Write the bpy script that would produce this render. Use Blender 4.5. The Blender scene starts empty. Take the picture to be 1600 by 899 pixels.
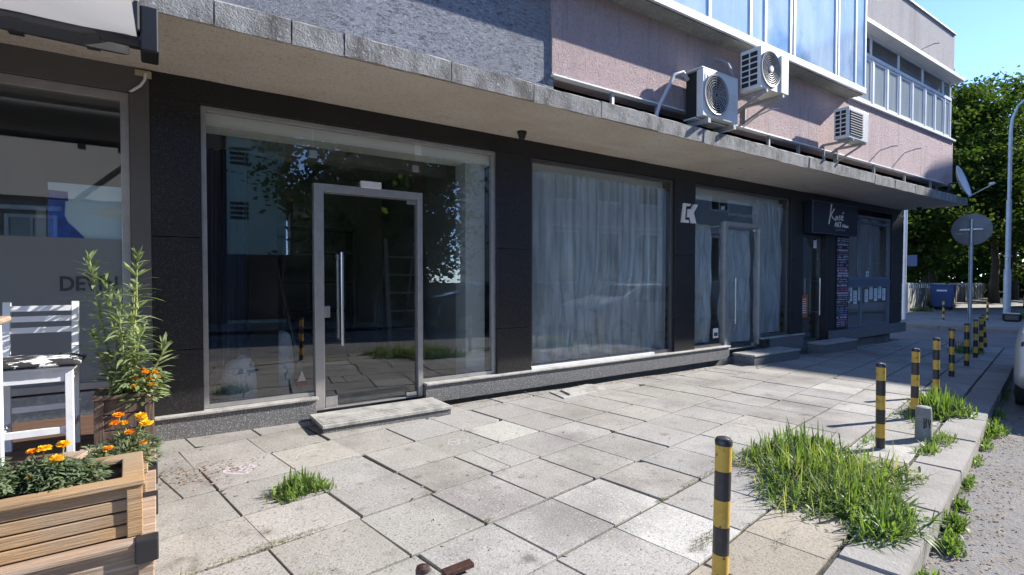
import bpy, math, random
import numpy as np
from mathutils import Vector, Matrix
R=math.radians; PI=math.pi
rnd=random.Random(7)
sc=bpy.context.scene; COL=sc.collection
H=1.42                      # eye height: all z below are relative to the eye, H is added when linking
TH=R(9.5); CT,ST=math.cos(TH),math.sin(TH)
def S(s,t,z=0.0): return (s*CT-t*ST, s*ST+t*CT, z)          # street frame -> world
def st(X,Y): return (X*CT+Y*ST, -X*ST+Y*CT)
def g(X,Y): return -1.36-.01*X+.007*(Y-5.2)                 # pavement surface
def gs(s,t): p=S(s,t); return g(p[0],p[1])
def Sg(s,t,dz=0): p=S(s,t); return (p[0],p[1],g(p[0],p[1])+dz)
FY=5.2                      # shopfront plane

# ------------------------------------------------------------------ materials
def new_mat(name):
    m=bpy.data.materials.new(name); m.use_nodes=True; nt=m.node_tree
    return m,nt,nt.nodes['Principled BSDF']
def noise_fac(nt,coord,scale,lo,hi,detail=6,rough=.6,stretch=None,kind='noise'):
    N=nt.nodes; L=nt.links
    src=coord
    if stretch:
        mp=N.new('ShaderNodeMapping'); mp.inputs['Scale'].default_value=stretch; L.new(coord,mp.inputs['Vector']); src=mp.outputs['Vector']
    if kind=='voronoi':
        t=N.new('ShaderNodeTexVoronoi'); t.inputs['Scale'].default_value=scale; out=t.outputs['Color']
        sp=N.new('ShaderNodeSeparateColor'); L.new(out,sp.inputs[0]); out=sp.outputs[0]
    else:
        t=N.new('ShaderNodeTexNoise'); t.inputs['Scale'].default_value=scale; t.inputs['Detail'].default_value=detail; t.inputs['Roughness'].default_value=rough; out=t.outputs['Fac']
    L.new(src,t.inputs['Vector'])
    mr=N.new('ShaderNodeMapRange'); mr.inputs['From Min'].default_value=lo; mr.inputs['From Max'].default_value=hi; L.new(out,mr.inputs['Value'])
    return mr.outputs['Result']
def M(name,col,rough=.6,metal=0,var=(),bump=None,attr=None,spec=.5,coat=0,rvar=None):
    """var: list of (colour, scale, lo, hi[, stretch[, kind]]) mixed over the base colour; bump: list of (scale, distance, stretch)"""
    m,nt,b=new_mat(name); N=nt.nodes; L=nt.links
    co=N.new('ShaderNodeTexCoord').outputs['Object']
    rgb=N.new('ShaderNodeRGB'); rgb.outputs[0].default_value=(*col,1); cur=rgb.outputs[0]
    for v in var:
        f=noise_fac(nt,co,v[1],v[2],v[3],stretch=v[4] if len(v)>4 else None,kind=v[5] if len(v)>5 else 'noise')
        mx=N.new('ShaderNodeMix'); mx.data_type='RGBA'; L.new(f,mx.inputs[0]); L.new(cur,mx.inputs[6]); mx.inputs[7].default_value=(*v[0],1); cur=mx.outputs[2]
    if attr:
        at=N.new('ShaderNodeAttribute'); at.attribute_name=attr
        mx=N.new('ShaderNodeMix'); mx.data_type='RGBA'; mx.blend_type='MULTIPLY'; mx.inputs[0].default_value=1
        L.new(cur,mx.inputs[6]); L.new(at.outputs['Color'],mx.inputs[7]); cur=mx.outputs[2]
    L.new(cur,b.inputs['Base Color'])
    b.inputs['Roughness'].default_value=rough; b.inputs['Metallic'].default_value=metal; b.inputs['Specular IOR Level'].default_value=spec
    if coat: b.inputs['Coat Weight'].default_value=coat; b.inputs['Coat Roughness'].default_value=.08
    if rvar:
        f=noise_fac(nt,co,rvar[0],.3,.7); mr=N.new('ShaderNodeMapRange'); mr.inputs['To Min'].default_value=rvar[1]; mr.inputs['To Max'].default_value=rvar[2]; L.new(f,mr.inputs['Value']); L.new(mr.outputs[0],b.inputs['Roughness'])
    if bump:
        prev=None
        for bp in bump:
            f=noise_fac(nt,co,bp[0],0,1,stretch=bp[2] if len(bp)>2 else None)
            bn=N.new('ShaderNodeBump'); bn.inputs['Distance'].default_value=bp[1]; bn.inputs['Strength'].default_value=1; L.new(f,bn.inputs['Height'])
            if prev: L.new(prev,bn.inputs['Normal'])
            prev=bn.outputs['Normal']
        L.new(prev,b.inputs['Normal'])
    return m
def glass_mat(name,f0=.045,tint=(.93,.96,.95),dust=0.0):
    m=bpy.data.materials.new(name); m.use_nodes=True; nt=m.node_tree; N=nt.nodes; L=nt.links
    N.remove(N['Principled BSDF']); out=N['Material Output']
    lw=N.new('ShaderNodeLayerWeight'); lw.inputs[0].default_value=.5
    pw=N.new('ShaderNodeMath'); pw.operation='POWER'; pw.inputs[1].default_value=5; L.new(lw.outputs['Facing'],pw.inputs[0])
    ma=N.new('ShaderNodeMath'); ma.operation='MULTIPLY_ADD'; ma.inputs[1].default_value=1-f0; ma.inputs[2].default_value=f0; L.new(pw.outputs[0],ma.inputs[0])
    tr=N.new('ShaderNodeBsdfTransparent'); tr.inputs[0].default_value=(*tint,1)
    gl=N.new('ShaderNodeBsdfGlossy'); gl.inputs['Roughness'].default_value=.0; gl.inputs[0].default_value=(1,1,1,1)
    mx=N.new('ShaderNodeMixShader'); L.new(ma.outputs[0],mx.inputs[0]); L.new(tr.outputs[0],mx.inputs[1]); L.new(gl.outputs[0],mx.inputs[2])
    last=mx
    if dust:
        co=N.new('ShaderNodeTexCoord').outputs['Object']; f=noise_fac(nt,co,2.2,.45,.8)
        mu=N.new('ShaderNodeMath'); mu.operation='MULTIPLY'; mu.inputs[1].default_value=dust; L.new(f,mu.inputs[0])
        df=N.new('ShaderNodeBsdfDiffuse'); df.inputs[0].default_value=(.5,.5,.47,1)
        m2=N.new('ShaderNodeMixShader'); L.new(mu.outputs[0],m2.inputs[0]); L.new(mx.outputs[0],m2.inputs[1]); L.new(df.outputs[0],m2.inputs[2]); last=m2
    L.new(last.outputs[0],out.inputs[0]); return m
def film_mat(name,col,alpha,rough=.18,streak=None,f0=.06):
    """thin sheet: part see-through, part diffuse/translucent, with a gloss"""
    m=bpy.data.materials.new(name); m.use_nodes=True; nt=m.node_tree; N=nt.nodes; L=nt.links
    N.remove(N['Principled BSDF']); out=N['Material Output']
    tr=N.new('ShaderNodeBsdfTransparent'); df=N.new('ShaderNodeBsdfDiffuse'); df.inputs[0].default_value=(*col,1)
    tl=N.new('ShaderNodeBsdfTranslucent'); tl.inputs[0].default_value=(*col,1)
    a=N.new('ShaderNodeMixShader'); a.inputs[0].default_value=.30; L.new(df.outputs[0],a.inputs[1]); L.new(tl.outputs[0],a.inputs[2])
    b=N.new('ShaderNodeMixShader'); b.inputs[0].default_value=alpha; L.new(tr.outputs[0],b.inputs[1]); L.new(a.outputs[0],b.inputs[2])
    if streak:
        co=N.new('ShaderNodeTexCoord').outputs['Object']; f=noise_fac(nt,co,streak[0],.3,.72,stretch=streak[1])
        mr=N.new('ShaderNodeMapRange'); mr.inputs['To Min'].default_value=alpha*.55; mr.inputs['To Max'].default_value=min(1,alpha*1.35); L.new(f,mr.inputs['Value']); L.new(mr.outputs[0],b.inputs[0])
    gl=N.new('ShaderNodeBsdfGlossy'); gl.inputs['Roughness'].default_value=rough
    lw=N.new('ShaderNodeLayerWeight'); pw=N.new('ShaderNodeMath'); pw.operation='POWER'; pw.inputs[1].default_value=4; L.new(lw.outputs['Facing'],pw.inputs[0])
    lw.inputs[0].default_value=.5
    ma=N.new('ShaderNodeMath'); ma.operation='MULTIPLY_ADD'; ma.inputs[1].default_value=.6; ma.inputs[2].default_value=f0; L.new(pw.outputs[0],ma.inputs[0])
    c=N.new('ShaderNodeMixShader'); L.new(ma.outputs[0],c.inputs[0]); L.new(b.outputs[0],c.inputs[1]); L.new(gl.outputs[0],c.inputs[2])
    L.new(c.outputs[0],out.inputs[0]); return m
def leaf_mat(name,col,col2,trans=.35,rough=.45,scale=1.3,spec=.3):
    m,nt,b=new_mat(name); N=nt.nodes; L=nt.links
    co=N.new('ShaderNodeTexCoord').outputs['Object']
    f=noise_fac(nt,co,scale,.32,.68,detail=3)
    mx=N.new('ShaderNodeMix'); mx.data_type='RGBA'; L.new(f,mx.inputs[0]); mx.inputs[6].default_value=(*col,1); mx.inputs[7].default_value=(*col2,1)
    L.new(mx.outputs[2],b.inputs['Base Color']); b.inputs['Roughness'].default_value=rough; b.inputs['Specular IOR Level'].default_value=spec
    tl=N.new('ShaderNodeBsdfTranslucent'); 
    br=N.new('ShaderNodeMix'); br.data_type='RGBA'; br.blend_type='MULTIPLY'; br.inputs[0].default_value=1; L.new(mx.outputs[2],br.inputs[6]); br.inputs[7].default_value=(1.5,1.6,.6,1)
    L.new(br.outputs[2],tl.inputs[0])
    ms=N.new('ShaderNodeMixShader'); ms.inputs[0].default_value=trans; out=N['Material Output']
    L.new(b.outputs[0],ms.inputs[1]); L.new(tl.outputs[0],ms.inputs[2]); L.new(ms.outputs[0],out.inputs[0]); return m

m_slab=M('paving_concrete',(.30,.286,.258),.88,var=[((.355,.338,.306),2.4,.42,.68),((.165,.15,.135),.9,.47,.68),((.33,.315,.29),.55,.52,.72),((.17,.16,.15),70,.54,.64),((.44,.42,.395),85,.58,.66),((.07,.062,.058),30,.68,.72),((.15,.135,.12),5,.6,.74)],bump=[(90,.003),(9,.004)],attr='tone')
m_joint=M('joint_dirt',(.040,.036,.028),.95,var=[((.05,.055,.018),2.2,.5,.62),((.10,.088,.065),9,.55,.7)],bump=[(30,.02)])
m_kerb=M('kerb_concrete',(.27,.258,.24),.88,var=[((.20,.19,.175),2.5,.45,.7),((.38,.365,.345),70,.6,.7),((.2,.19,.17),110,.62,.7)],bump=[(40,.005),(6,.006)],attr='tone')
m_asph=M('asphalt',(.14,.136,.13),.9,var=[((.20,.19,.18),.7,.4,.65),((.33,.32,.31),95,.58,.68),((.07,.07,.07),60,.6,.7),((.14,.11,.085),1.6,.58,.72)],bump=[(80,.008),(12,.01)])
m_asph2=M('asphalt_smooth',(.11,.112,.118),.9,var=[((.16,.16,.16),.8,.45,.65),((.2,.2,.2),90,.6,.7)],bump=[(60,.005)])
m_earth=M('earth',(.16,.13,.10),.95,var=[((.26,.22,.17),3,.4,.7),((.08,.09,.04),1.2,.5,.7)],bump=[(20,.03)])
m_gran=M('black_granite',(.016,.0155,.016),.34,var=[((.062,.06,.06),120,.54,.64),((.14,.14,.14),190,.62,.70)],spec=.4)
m_granf=M('flamed_granite',(.12,.12,.122),.6,var=[((.42,.42,.41),95,.54,.64),((.03,.03,.032),75,.56,.66),((.6,.59,.57),150,.62,.70)],bump=[(200,.002)])
m_sill=M('sill_stone',(.40,.39,.36),.55,var=[((.22,.21,.19),7,.45,.7),((.5,.49,.46),60,.55,.7),((.12,.12,.11),40,.66,.74)],bump=[(60,.003)])
m_soffit=M('soffit_render',(.74,.675,.58),.95,var=[((.64,.565,.465),1.2,.42,.7),((.50,.435,.36),34,.55,.68),((.76,.69,.60),1.1,.56,.72,(.6,2.5,1)),((.42,.37,.31),2.6,.64,.76)],bump=[(45,.03),(4,.02)])
m_fascia=M('fascia_stone',(.29,.285,.27),.9,var=[((.13,.125,.115),5,.45,.66,(1,1,.45)),((.42,.41,.39),38,.56,.7),((.10,.10,.095),70,.6,.7),((.11,.105,.095),2.4,.56,.68)],bump=[(70,.008),(12,.010)])
m_grey=M('grey_render',(.43,.455,.52),.95,var=[((.58,.60,.65),22,.48,.66,(1,1,2.2)),((.17,.185,.22),24,.50,.66,(.9,1,2.4)),((.36,.37,.40),.8,.4,.7)],bump=[(42,.10,(.8,1,2.0)),(110,.03)])
m_pink=M('pink_render',(.76,.575,.565),.95,var=[((.58,.44,.41),30,.5,.68),((.82,.70,.67),50,.55,.7),((.62,.49,.475),1.1,.5,.75,(2.4,1,.3)),((.46,.385,.375),3.2,.55,.74,(2.4,1,.22)),((.40,.34,.33),9,.62,.74,(2.2,1,.12))],bump=[(80,.03),(20,.02)])
m_paraf=M('parapet_render',(.36,.345,.34),.95,var=[((.46,.44,.43),40,.5,.7),((.27,.258,.255),1.2,.48,.75,(2.2,1,.3))],bump=[(60,.03)])
m_white=M('white_paint',(.72,.73,.73),.45,var=[((.6,.6,.58),4,.5,.75)])
m_pvc=M('window_pvc',(.70,.72,.74),.4,var=[((.55,.57,.6),3,.5,.75)])
m_alu=M('grey_aluminium',(.42,.41,.40),.38,metal=.55,var=[((.35,.34,.33),8,.45,.7)])
m_alud=M('dark_aluminium',(.085,.082,.08),.42,metal=.2)
m_panel=M('grey_metal_panel',(.115,.108,.102),.5,var=[((.09,.085,.08),2,.4,.7)])
m_steel=M('brushed_steel',(.62,.62,.62),.28,metal=.9,var=[((.5,.5,.5),30,.4,.7,(1,1,.05))])
m_black=M('black_metal',(.012,.012,.013),.4)
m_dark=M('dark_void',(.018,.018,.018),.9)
m_glass=glass_mat('shop_glass',.072,(.915,.93,.925),dust=.012)
m_glassd=glass_mat('upper_glass',.05,(.55,.6,.6),dust=.08)
m_bay=M('dusty_sky_sheen_glass',(.40,.55,.72),.10,var=[((.66,.76,.84),1.1,.40,.75,(2,1,.5)),((.75,.82,.88),6,.6,.74,(4,1,.3)),((.18,.33,.52),1.1,.52,.7)],spec=.9)  # dusty blue film, with the sky's reflection painted in as pale streaks
m_curtain=M('curtained_glass',(.30,.34,.35),.14,var=[((.40,.44,.44),3,.4,.7,(4,1,.4)),((.22,.26,.28),60,.5,.7)],spec=.8)
m_wallin=M('interior_plaster',(.30,.32,.30),.9,var=[((.24,.255,.24),1.1,.45,.7)])
m_ceilin=M('interior_ceiling',(.30,.30,.28),.9)
m_floorin=M('interior_floor',(.13,.13,.125),.6,var=[((.19,.19,.18),2,.4,.7)])
m_mint=M('mint_render',(.58,.80,.70),.9,var=[((.50,.72,.63),1,.4,.7)])
m_film=film_mat('plastic_film',(.82,.885,.915),.74,.14,streak=(3.4,(2.6,1,.3)),f0=.07)
m_filmb=film_mat('blue_film',(.035,.055,.10),.9,.25,f0=.02)
m_frost=film_mat('frosted_film',(.34,.35,.345),.66,.35,f0=.03)
m_wood=M('teak_wood',(.41,.25,.12),.6,var=[((.26,.15,.07),5,.45,.68,(.8,5,5)),((.42,.30,.175),14,.5,.7,(.3,5,5)),((.33,.25,.17),2.2,.54,.74),((.20,.12,.06),22,.62,.72,(.2,6,6))],bump=[(24,.006,(.25,5,5))])
m_woodg=M('weathered_wood',(.35,.245,.165),.75,var=[((.26,.185,.125),6,.45,.66,(.35,6,6)),((.50,.42,.34),14,.5,.7,(.3,5,5)),((.16,.11,.07),22,.62,.72,(.2,6,6))],bump=[(24,.008,(.25,5,5))])
m_woodd=M('dark_brown_wood',(.10,.065,.048),.6,var=[((.15,.10,.075),8,.45,.7,(5,5,.4)),((.05,.032,.025),20,.55,.7,(5,5,.3))],bump=[(24,.004,(4,4,.3))])
m_deck=M('deck_wood',(.10,.055,.035),.6,var=[((.15,.09,.06),6,.45,.7,(.4,6,6))])
m_soil=M('potting_soil',(.055,.04,.03),.95,var=[((.12,.09,.065),40,.5,.7)],bump=[(50,.03)])
m_chair=M('white_chair_paint',(.78,.79,.80),.4,var=[((.66,.66,.66),9,.5,.75)])
m_plastic=M('black_plastic',(.02,.02,.022),.45)
m_yel=M('yellow_paint',(.60,.36,.045),.5,var=[((.42,.24,.03),14,.5,.75),((.06,.045,.03),22,.60,.65)],coat=.2)
m_blk=M('black_paint',(.028,.024,.024),.45,var=[((.05,.045,.04),20,.5,.75)],coat=.2)
m_conc=M('old_concrete',(.26,.27,.25),.9,var=[((.17,.18,.165),4,.4,.7),((.36,.36,.34),30,.5,.7)],bump=[(40,.01)])
m_rust=M('rusty_iron',(.075,.032,.022),.5,var=[((.03,.016,.013),12,.4,.7),((.16,.06,.035),30,.58,.72)],bump=[(50,.005)])
m_acw=M('ac_casing',(.66,.665,.64),.42,var=[((.54,.54,.51),3,.45,.75),((.45,.43,.39),11,.62,.75)])
m_acg=M('ac_grey',(.30,.30,.30),.5)
m_galv=M('galvanised_steel',(.42,.43,.44),.42,metal=.6,var=[((.33,.34,.35),12,.45,.7)])
m_signb=M('sign_back_grey',(.17,.17,.175),.5,metal=.2,var=[((.13,.13,.135),5,.4,.7)])
m_lamp=M('lamp_steel',(.40,.43,.46),.5,metal=.3,var=[((.30,.33,.36),6,.45,.7)])
m_navy=M('navy_sign',(.006,.007,.02),.3)
m_letter=M('white_letter',(.82,.82,.83),.4)
m_greyl=M('grey_letter',(.25,.26,.3),.5)
m_paper=M('paper',(.72,.76,.74),.8)
m_ink=M('ink',(.06,.07,.09),.7)
m_orange=M('orange_notice',(.55,.14,.03),.6)
m_red=M('red_print',(.20,.10,.09),.6)
m_binb=M('blue_bin_plastic',(.025,.07,.20),.5)
m_car=M('white_car_paint',(.62,.62,.60),.25,coat=.6)
m_card=M('dark_car_paint',(.03,.035,.04),.25,coat=.6)
m_tyre=M('tyre_rubber',(.02,.02,.02),.8)
m_cglass=M('car_glass',(.02,.025,.03),.05,spec=.9)
m_chalkw=M('chalk_white',(.48,.46,.44),.95,var=[((.30,.285,.265),45,.52,.62)])
m_chalkp=M('chalk_pink',(.46,.40,.43),.95,var=[((.30,.285,.27),45,.52,.62)])
m_bark=M('bark',(.10,.08,.06),.9,var=[((.05,.04,.03),8,.45,.7,(3,3,.6))],bump=[(20,.05,(3,3,.6))])
m_leafT=leaf_mat('plane_tree_leaf',(.024,.052,.013),(.085,.125,.028),.36,.75,scale=.9,spec=.08)
m_leafR=leaf_mat('lit_tree_leaf',(.045,.09,.022),(.11,.17,.045),.5,.75,scale=.9,spec=.08)  # brighter leaf for the reflected trees, their light put into the colour
m_leafD=leaf_mat('lime_tree_leaf',(.022,.05,.013),(.05,.095,.02),.3,.75,scale=.9,spec=.08)
m_leafO=leaf_mat('oleander_leaf',(.11,.165,.065),(.32,.38,.20),.25,.32,scale=11)
m_leafM=leaf_mat('marigold_leaf',(.085,.125,.065),(.20,.24,.14),.25,.5,scale=14)
m_stem=leaf_mat('green_stem',(.22,.26,.09),(.33,.33,.14),.1,.5,scale=5)
m_grass=leaf_mat('grass_blade',(.065,.125,.028),(.20,.28,.08),.34,.5,scale=13)
m_grassd=leaf_mat('dry_grass',(.36,.35,.17),(.24,.28,.09),.35,.6,scale=7)
m_moss=leaf_mat('moss',(.09,.085,.035),(.19,.20,.045),.2,.9,scale=18)
m_petO=leaf_mat('orange_petal',(.80,.25,.012),(.86,.40,.02),.2,.5,scale=40)
m_petY=leaf_mat('yellow_petal',(.85,.50,.01),(.88,.60,.03),.2,.5,scale=40)
m_debris=M('dry_leaf_debris',(.22,.14,.085),.9,var=[((.36,.27,.18),30,.45,.6),((.12,.08,.05),20,.5,.7)])
m_awn=film_mat('awning_fabric',(.76,.755,.74),.99,.5,f0=.0)
m_posterb=M('poster_blue',(.03,.13,.58),.4,var=[((.02,.05,.22),16,.45,.7)])
m_posterl=M('poster_pale',(.62,.80,.88),.4,var=[((.40,.66,.84),1.2,.45,.6),((.66,.74,.76),2.4,.52,.7,(.5,1,2))])
m_fence=M('fence_concrete',(.33,.32,.29),.9,var=[((.28,.27,.24),1.2,.45,.7,(2,2,.4))],bump=[(30,.01)])
m_facade=M('cream_facade',(.42,.45,.46),.9,var=[((.33,.36,.37),.8,.45,.7)])
m_facadeb=M('grey_facade',(.34,.34,.34),.9,var=[((.27,.27,.27),.8,.45,.7)])
m_roof=M('roof_tile',(.22,.10,.07),.85,var=[((.15,.07,.05),6,.4,.7)])
m_paintw=M('road_paint',(.70,.70,.68),.8,var=[((.3,.29,.28),22,.5,.62)])
m_cush_b=M('cushion_fabric',(.02,.02,.022),.9,var=[((.75,.75,.74),9,.545,.56,(1,2.6,1))])
m_tarp=M('sack_plastic',(.62,.68,.72),.5,var=[((.5,.56,.62),6,.4,.7)],bump=[(9,.05)])

# ------------------------------------------------------------------ mesh builder
ORG={}
class MB:
    def __init__(s): s.v=[];s.f=[];s.m=[]
    def add(s,vs,fs,m=0):
        o=len(s.v); s.v+=[tuple(a) for a in vs]; s.f+=[tuple(i+o for i in q) for q in fs]; s.m+=[m]*len(fs)
    def box(s,x0,x1,y0,y1,z0,z1,m=0):
        s.add([(x0,y0,z0),(x1,y0,z0),(x1,y1,z0),(x0,y1,z0),(x0,y0,z1),(x1,y0,z1),(x1,y1,z1),(x0,y1,z1)],
              [(0,3,2,1),(4,5,6,7),(0,1,5,4),(1,2,6,5),(2,3,7,6),(3,0,4,7)],m); return s
    def fbox(s,fr,a0,a1,b0,b1,z0,z1,m=0):          # box in another plan frame: fr(a,b,z)
        c=[fr(a0,b0,z0),fr(a1,b0,z0),fr(a1,b1,z0),fr(a0,b1,z0),fr(a0,b0,z1),fr(a1,b0,z1),fr(a1,b1,z1),fr(a0,b1,z1)]
        s.add(c,[(0,3,2,1),(4,5,6,7),(0,1,5,4),(1,2,6,5),(2,3,7,6),(3,0,4,7)],m); return s
    def bar(s,p,q,w,h,m=0,up=(0,0,1)):             # rectangular bar from p to q
        p=Vector(p);q=Vector(q);d=(q-p).normalized();u=Vector(up)
        if abs(d.dot(u))>.98:u=Vector((1,0,0))
        a=d.cross(u).normalized()*w/2;b=a.cross(d).normalized()*h/2
        s.add([p-a-b,p+a-b,p+a+b,p-a+b,q-a-b,q+a-b,q+a+b,q-a+b],[(0,1,2,3),(7,6,5,4),(0,4,5,1),(1,5,6,2),(2,6,7,3),(3,7,4,0)],m); return s
    def tube(s,pts,r,n=8,m=0,cap=True):
        pts=[Vector(p) for p in pts]; k=len(pts); rs=r if isinstance(r,(list,tuple)) else [r]*k
        vs=[];prev=None
        for i,p in enumerate(pts):
            d=(pts[min(i+1,k-1)]-pts[max(i-1,0)]).normalized()
            a=prev if prev is not None else (Vector((0,0,1)) if abs(d.z)<.9 else Vector((1,0,0)))
            a=(a-d*a.dot(d)).normalized(); prev=a; b=d.cross(a)
            for j in range(n):
                t=2*PI*j/n; vs.append(p+(a*math.cos(t)+b*math.sin(t))*rs[i])
        fs=[(i*n+j,i*n+(j+1)%n,(i+1)*n+(j+1)%n,(i+1)*n+j) for i in range(k-1) for j in range(n)]
        if cap: fs+=[tuple(range(n))[::-1],tuple((k-1)*n+j for j in range(n))]
        s.add(vs,fs,m); return s
    def lathe(s,prof,c=(0,0,0),n=20,m=0,axis='z',ms=None):
        vs=[]
        for r,h in prof:
            for j in range(n):
                t=2*PI*j/n;a,b=r*math.cos(t),r*math.sin(t)
                if axis=='z':vs.append((c[0]+a,c[1]+b,c[2]+h))
                elif axis=='y':vs.append((c[0]+a,c[1]+h,c[2]+b))
                else:vs.append((c[0]+h,c[1]+a,c[2]+b))
        for i in range(len(prof)-1):
            o=len(s.v)
            s.f+=[(i*n+j+o,i*n+(j+1)%n+o,(i+1)*n+(j+1)%n+o,(i+1)*n+j+o) for j in range(n)]; s.m+=[ms[i] if ms else m]*n
        o=len(s.v); s.v+=[tuple(a) for a in vs]
        k=len(prof)
        s.f+=[tuple(range(o,o+n))[::-1],tuple(o+(k-1)*n+j for j in range(n))]; s.m+=[ms[0] if ms else m,ms[-1] if ms else m]; return s
    def prism(s,poly,fr,d0,d1,m=0):                # polygon (a,b) extruded from d0 to d1, fr(a,b,d)->point
        n=len(poly); vs=[fr(a,b,d0) for a,b in poly]+[fr(a,b,d1) for a,b in poly]
        s.add(vs,[tuple(range(n)),tuple(range(2*n-1,n-1,-1))]+[(i,i+n,(i+1)%n+n,(i+1)%n) for i in range(n)],m); return s
    def build(s,name,mats,parent=None,local=False,bevel=0,smooth=False,loc=None):
        if not isinstance(mats,(list,tuple)): mats=[mats]
        if parent is not None: org=(0,0,0) if local else ORG[parent.name]
        else:
            if loc is None:
                a=np.array(s.v); loc=((a[:,0].min()+a[:,0].max())/2,(a[:,1].min()+a[:,1].max())/2,a[:,2].min())
            org=loc
        me=bpy.data.meshes.new(name)
        me.from_pydata([(x-org[0],y-org[1],z-org[2]) for x,y,z in s.v],[],s.f)
        for mt in mats: me.materials.append(mt)
        me.polygons.foreach_set('material_index',s.m)
        me.validate(); me.update()
        import bmesh
        b=bmesh.new(); b.from_mesh(me); bmesh.ops.recalc_face_normals(b,faces=b.faces[:]); b.to_mesh(me); b.free()
        o=bpy.data.objects.new(name,me); COL.objects.link(o)
        if parent is not None: o.parent=parent; ORG[o.name]=ORG.get(parent.name,(0,0,0))
        else: o.location=(loc[0],loc[1],loc[2]+H); ORG[o.name]=tuple(loc)
        if smooth:
            me.polygons.foreach_set('use_smooth',[True]*len(me.polygons))
            if smooth!='all':
                me.set_sharp_from_angle(angle=R(38))
        if bevel:
            bm=o.modifiers.new('bevel','BEVEL'); bm.width=bevel; bm.segments=2; bm.limit_method='ANGLE'; bm.angle_limit=R(50)
        return o
def build_each(mb,name,mats,parent,**k):
    par=list(range(len(mb.v)))
    def fd(a):
        while par[a]!=a: par[a]=par[par[a]]; a=par[a]
        return a
    for f in mb.f:
        for a in f[1:]: par[fd(a)]=fd(f[0])
    grp={}
    for f,m_ in zip(mb.f,mb.m): grp.setdefault(fd(f[0]),[]).append((f,m_))
    out=[]
    for fs in grp.values():
        n=MB(); mp={}
        for f,m_ in fs:
            for a in f:
                if a not in mp: mp[a]=len(n.v); n.v.append(mb.v[a])
            n.f.append(tuple(mp[a] for a in f)); n.m.append(m_)
        out.append(n.build(name,mats,parent,**k))
    return out
def tag(o,label=None,cat=None,group=None,kind=None):
    if label:o['label']=label
    if cat:o['category']=cat
    if group:o['group']=group
    if kind:o['kind']=kind
    return o
def thing(name,label,cat,loc,rz=0,group=None):
    o=bpy.data.objects.new(name,None); COL.objects.link(o); o.empty_display_size=.1
    o.location=(loc[0],loc[1],loc[2]+H); o.rotation_euler=(0,0,rz); ORG[o.name]=tuple(loc); return tag(o,label,cat,group)
def dup(root,loc,rz,label,group=None,sc_=1.0):
    r=root.copy(); COL.objects.link(r); r.location=(loc[0],loc[1],loc[2]+H); r.rotation_euler=(0,0,rz); r.scale=(sc_,)*3
    r['label']=label
    if group:r['group']=group
    for ch in list(root.children):
        c=ch.copy(); COL.objects.link(c); c.parent=r
        for q in list(ch.children):
            d=q.copy(); COL.objects.link(d); d.parent=c
    return r
def cloud(name,V,F,mat,parent=None,loc=(0,0,0),nv=4,mi=None,mats=None):
    """many equal small faces: V (n*nv,3) array"""
    me=bpy.data.meshes.new(name); V=np.asarray(V,dtype=np.float32)
    org=ORG[parent.name] if parent is not None else loc
    V=V-np.array(org,dtype=np.float32)
    n=len(F); F=np.asarray(F,dtype=np.int32); k=F.shape[1]
    me.vertices.add(len(V)); me.vertices.foreach_set('co',V.ravel())
    me.loops.add(n*k); me.loops.foreach_set('vertex_index',F.ravel())
    me.polygons.add(n); me.polygons.foreach_set('loop_start',np.arange(0,n*k,k,dtype=np.int32))
    for mt in (mats or [mat]): me.materials.append(mt)
    if mi is not None: me.polygons.foreach_set('material_index',np.asarray(mi,dtype=np.int32))
    me.update(calc_edges=True)
    o=bpy.data.objects.new(name,me); COL.objects.link(o)
    if parent is not None:o.parent=parent; ORG[o.name]=ORG[parent.name]
    else:o.location=(loc[0],loc[1],loc[2]+H); ORG[o.name]=tuple(loc)
    return o
def leaves_VF(C,length,width,rng,up=.3,droop=None):
    n=len(C); d=rng.normal(size=(n,3)); d[:,2]=d[:,2]*.6-(.15 if droop is None else droop); d/=np.linalg.norm(d,axis=1)[:,None]
    nn=rng.normal(size=(n,3)); nn[:,2]=np.abs(nn[:,2])+up
    w=np.cross(d,nn); w/=np.linalg.norm(w,axis=1)[:,None]+1e-9
    L=(length*(.6+.8*rng.random(n)))[:,None]; W=(width*(.6+.8*rng.random(n)))[:,None]
    V=np.stack([C-d*L/2,C+w*W/2-d*L*.08,C+d*L/2,C-w*W/2-d*L*.08],axis=1).reshape(-1,3)
    return V,np.arange(n*4).reshape(n,4)
def text_mesh(body,size,fr,depth=.006,parent=None,name='lettering',mat=None,align='CENTER',shear=0,off=0,xs=1):
    cu=bpy.data.curves.new('txt','FONT'); cu.body=body; cu.size=size; cu.extrude=depth/2; cu.align_x=align; cu.align_y='CENTER'; cu.shear=shear; cu.offset=off; cu.resolution_u=3
    to=bpy.data.objects.new('txt',cu); COL.objects.link(to); bpy.context.view_layer.update()
    me=bpy.data.meshes.new_from_object(to.evaluated_get(bpy.context.evaluated_depsgraph_get()))
    mb=MB(); mb.add([fr(v.co.x*xs,v.co.y,v.co.z) for v in me.vertices],[tuple(p.vertices) for p in me.polygons])
    bpy.data.objects.remove(to); bpy.data.meshes.remove(me)
    return mb.build(name,mat,parent)
def facefr(x,y,z): return lambda a,b,d:(x+a,y-d,z+b)      # on a wall facing -Y: a right, b up, d outwards

# ------------------------------------------------------------------ ground, road, pavement
def sheet(name,poly,zf,mat,kind='structure',thick=0,dz=0):
    mb=MB(); n=len(poly); mb.add([(x,y,zf(x,y)+dz) for x,y in poly],[tuple(range(n))]); o=mb.build(name,mat,loc=(0,0,0)); return tag(o,kind=kind)
sheet('ground',[(-400,-400),(700,-400),(700,500),(-400,500)],g,m_earth,dz=-.30)
def spoly(a): return [S(*q)[:2] for q in a]
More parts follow.
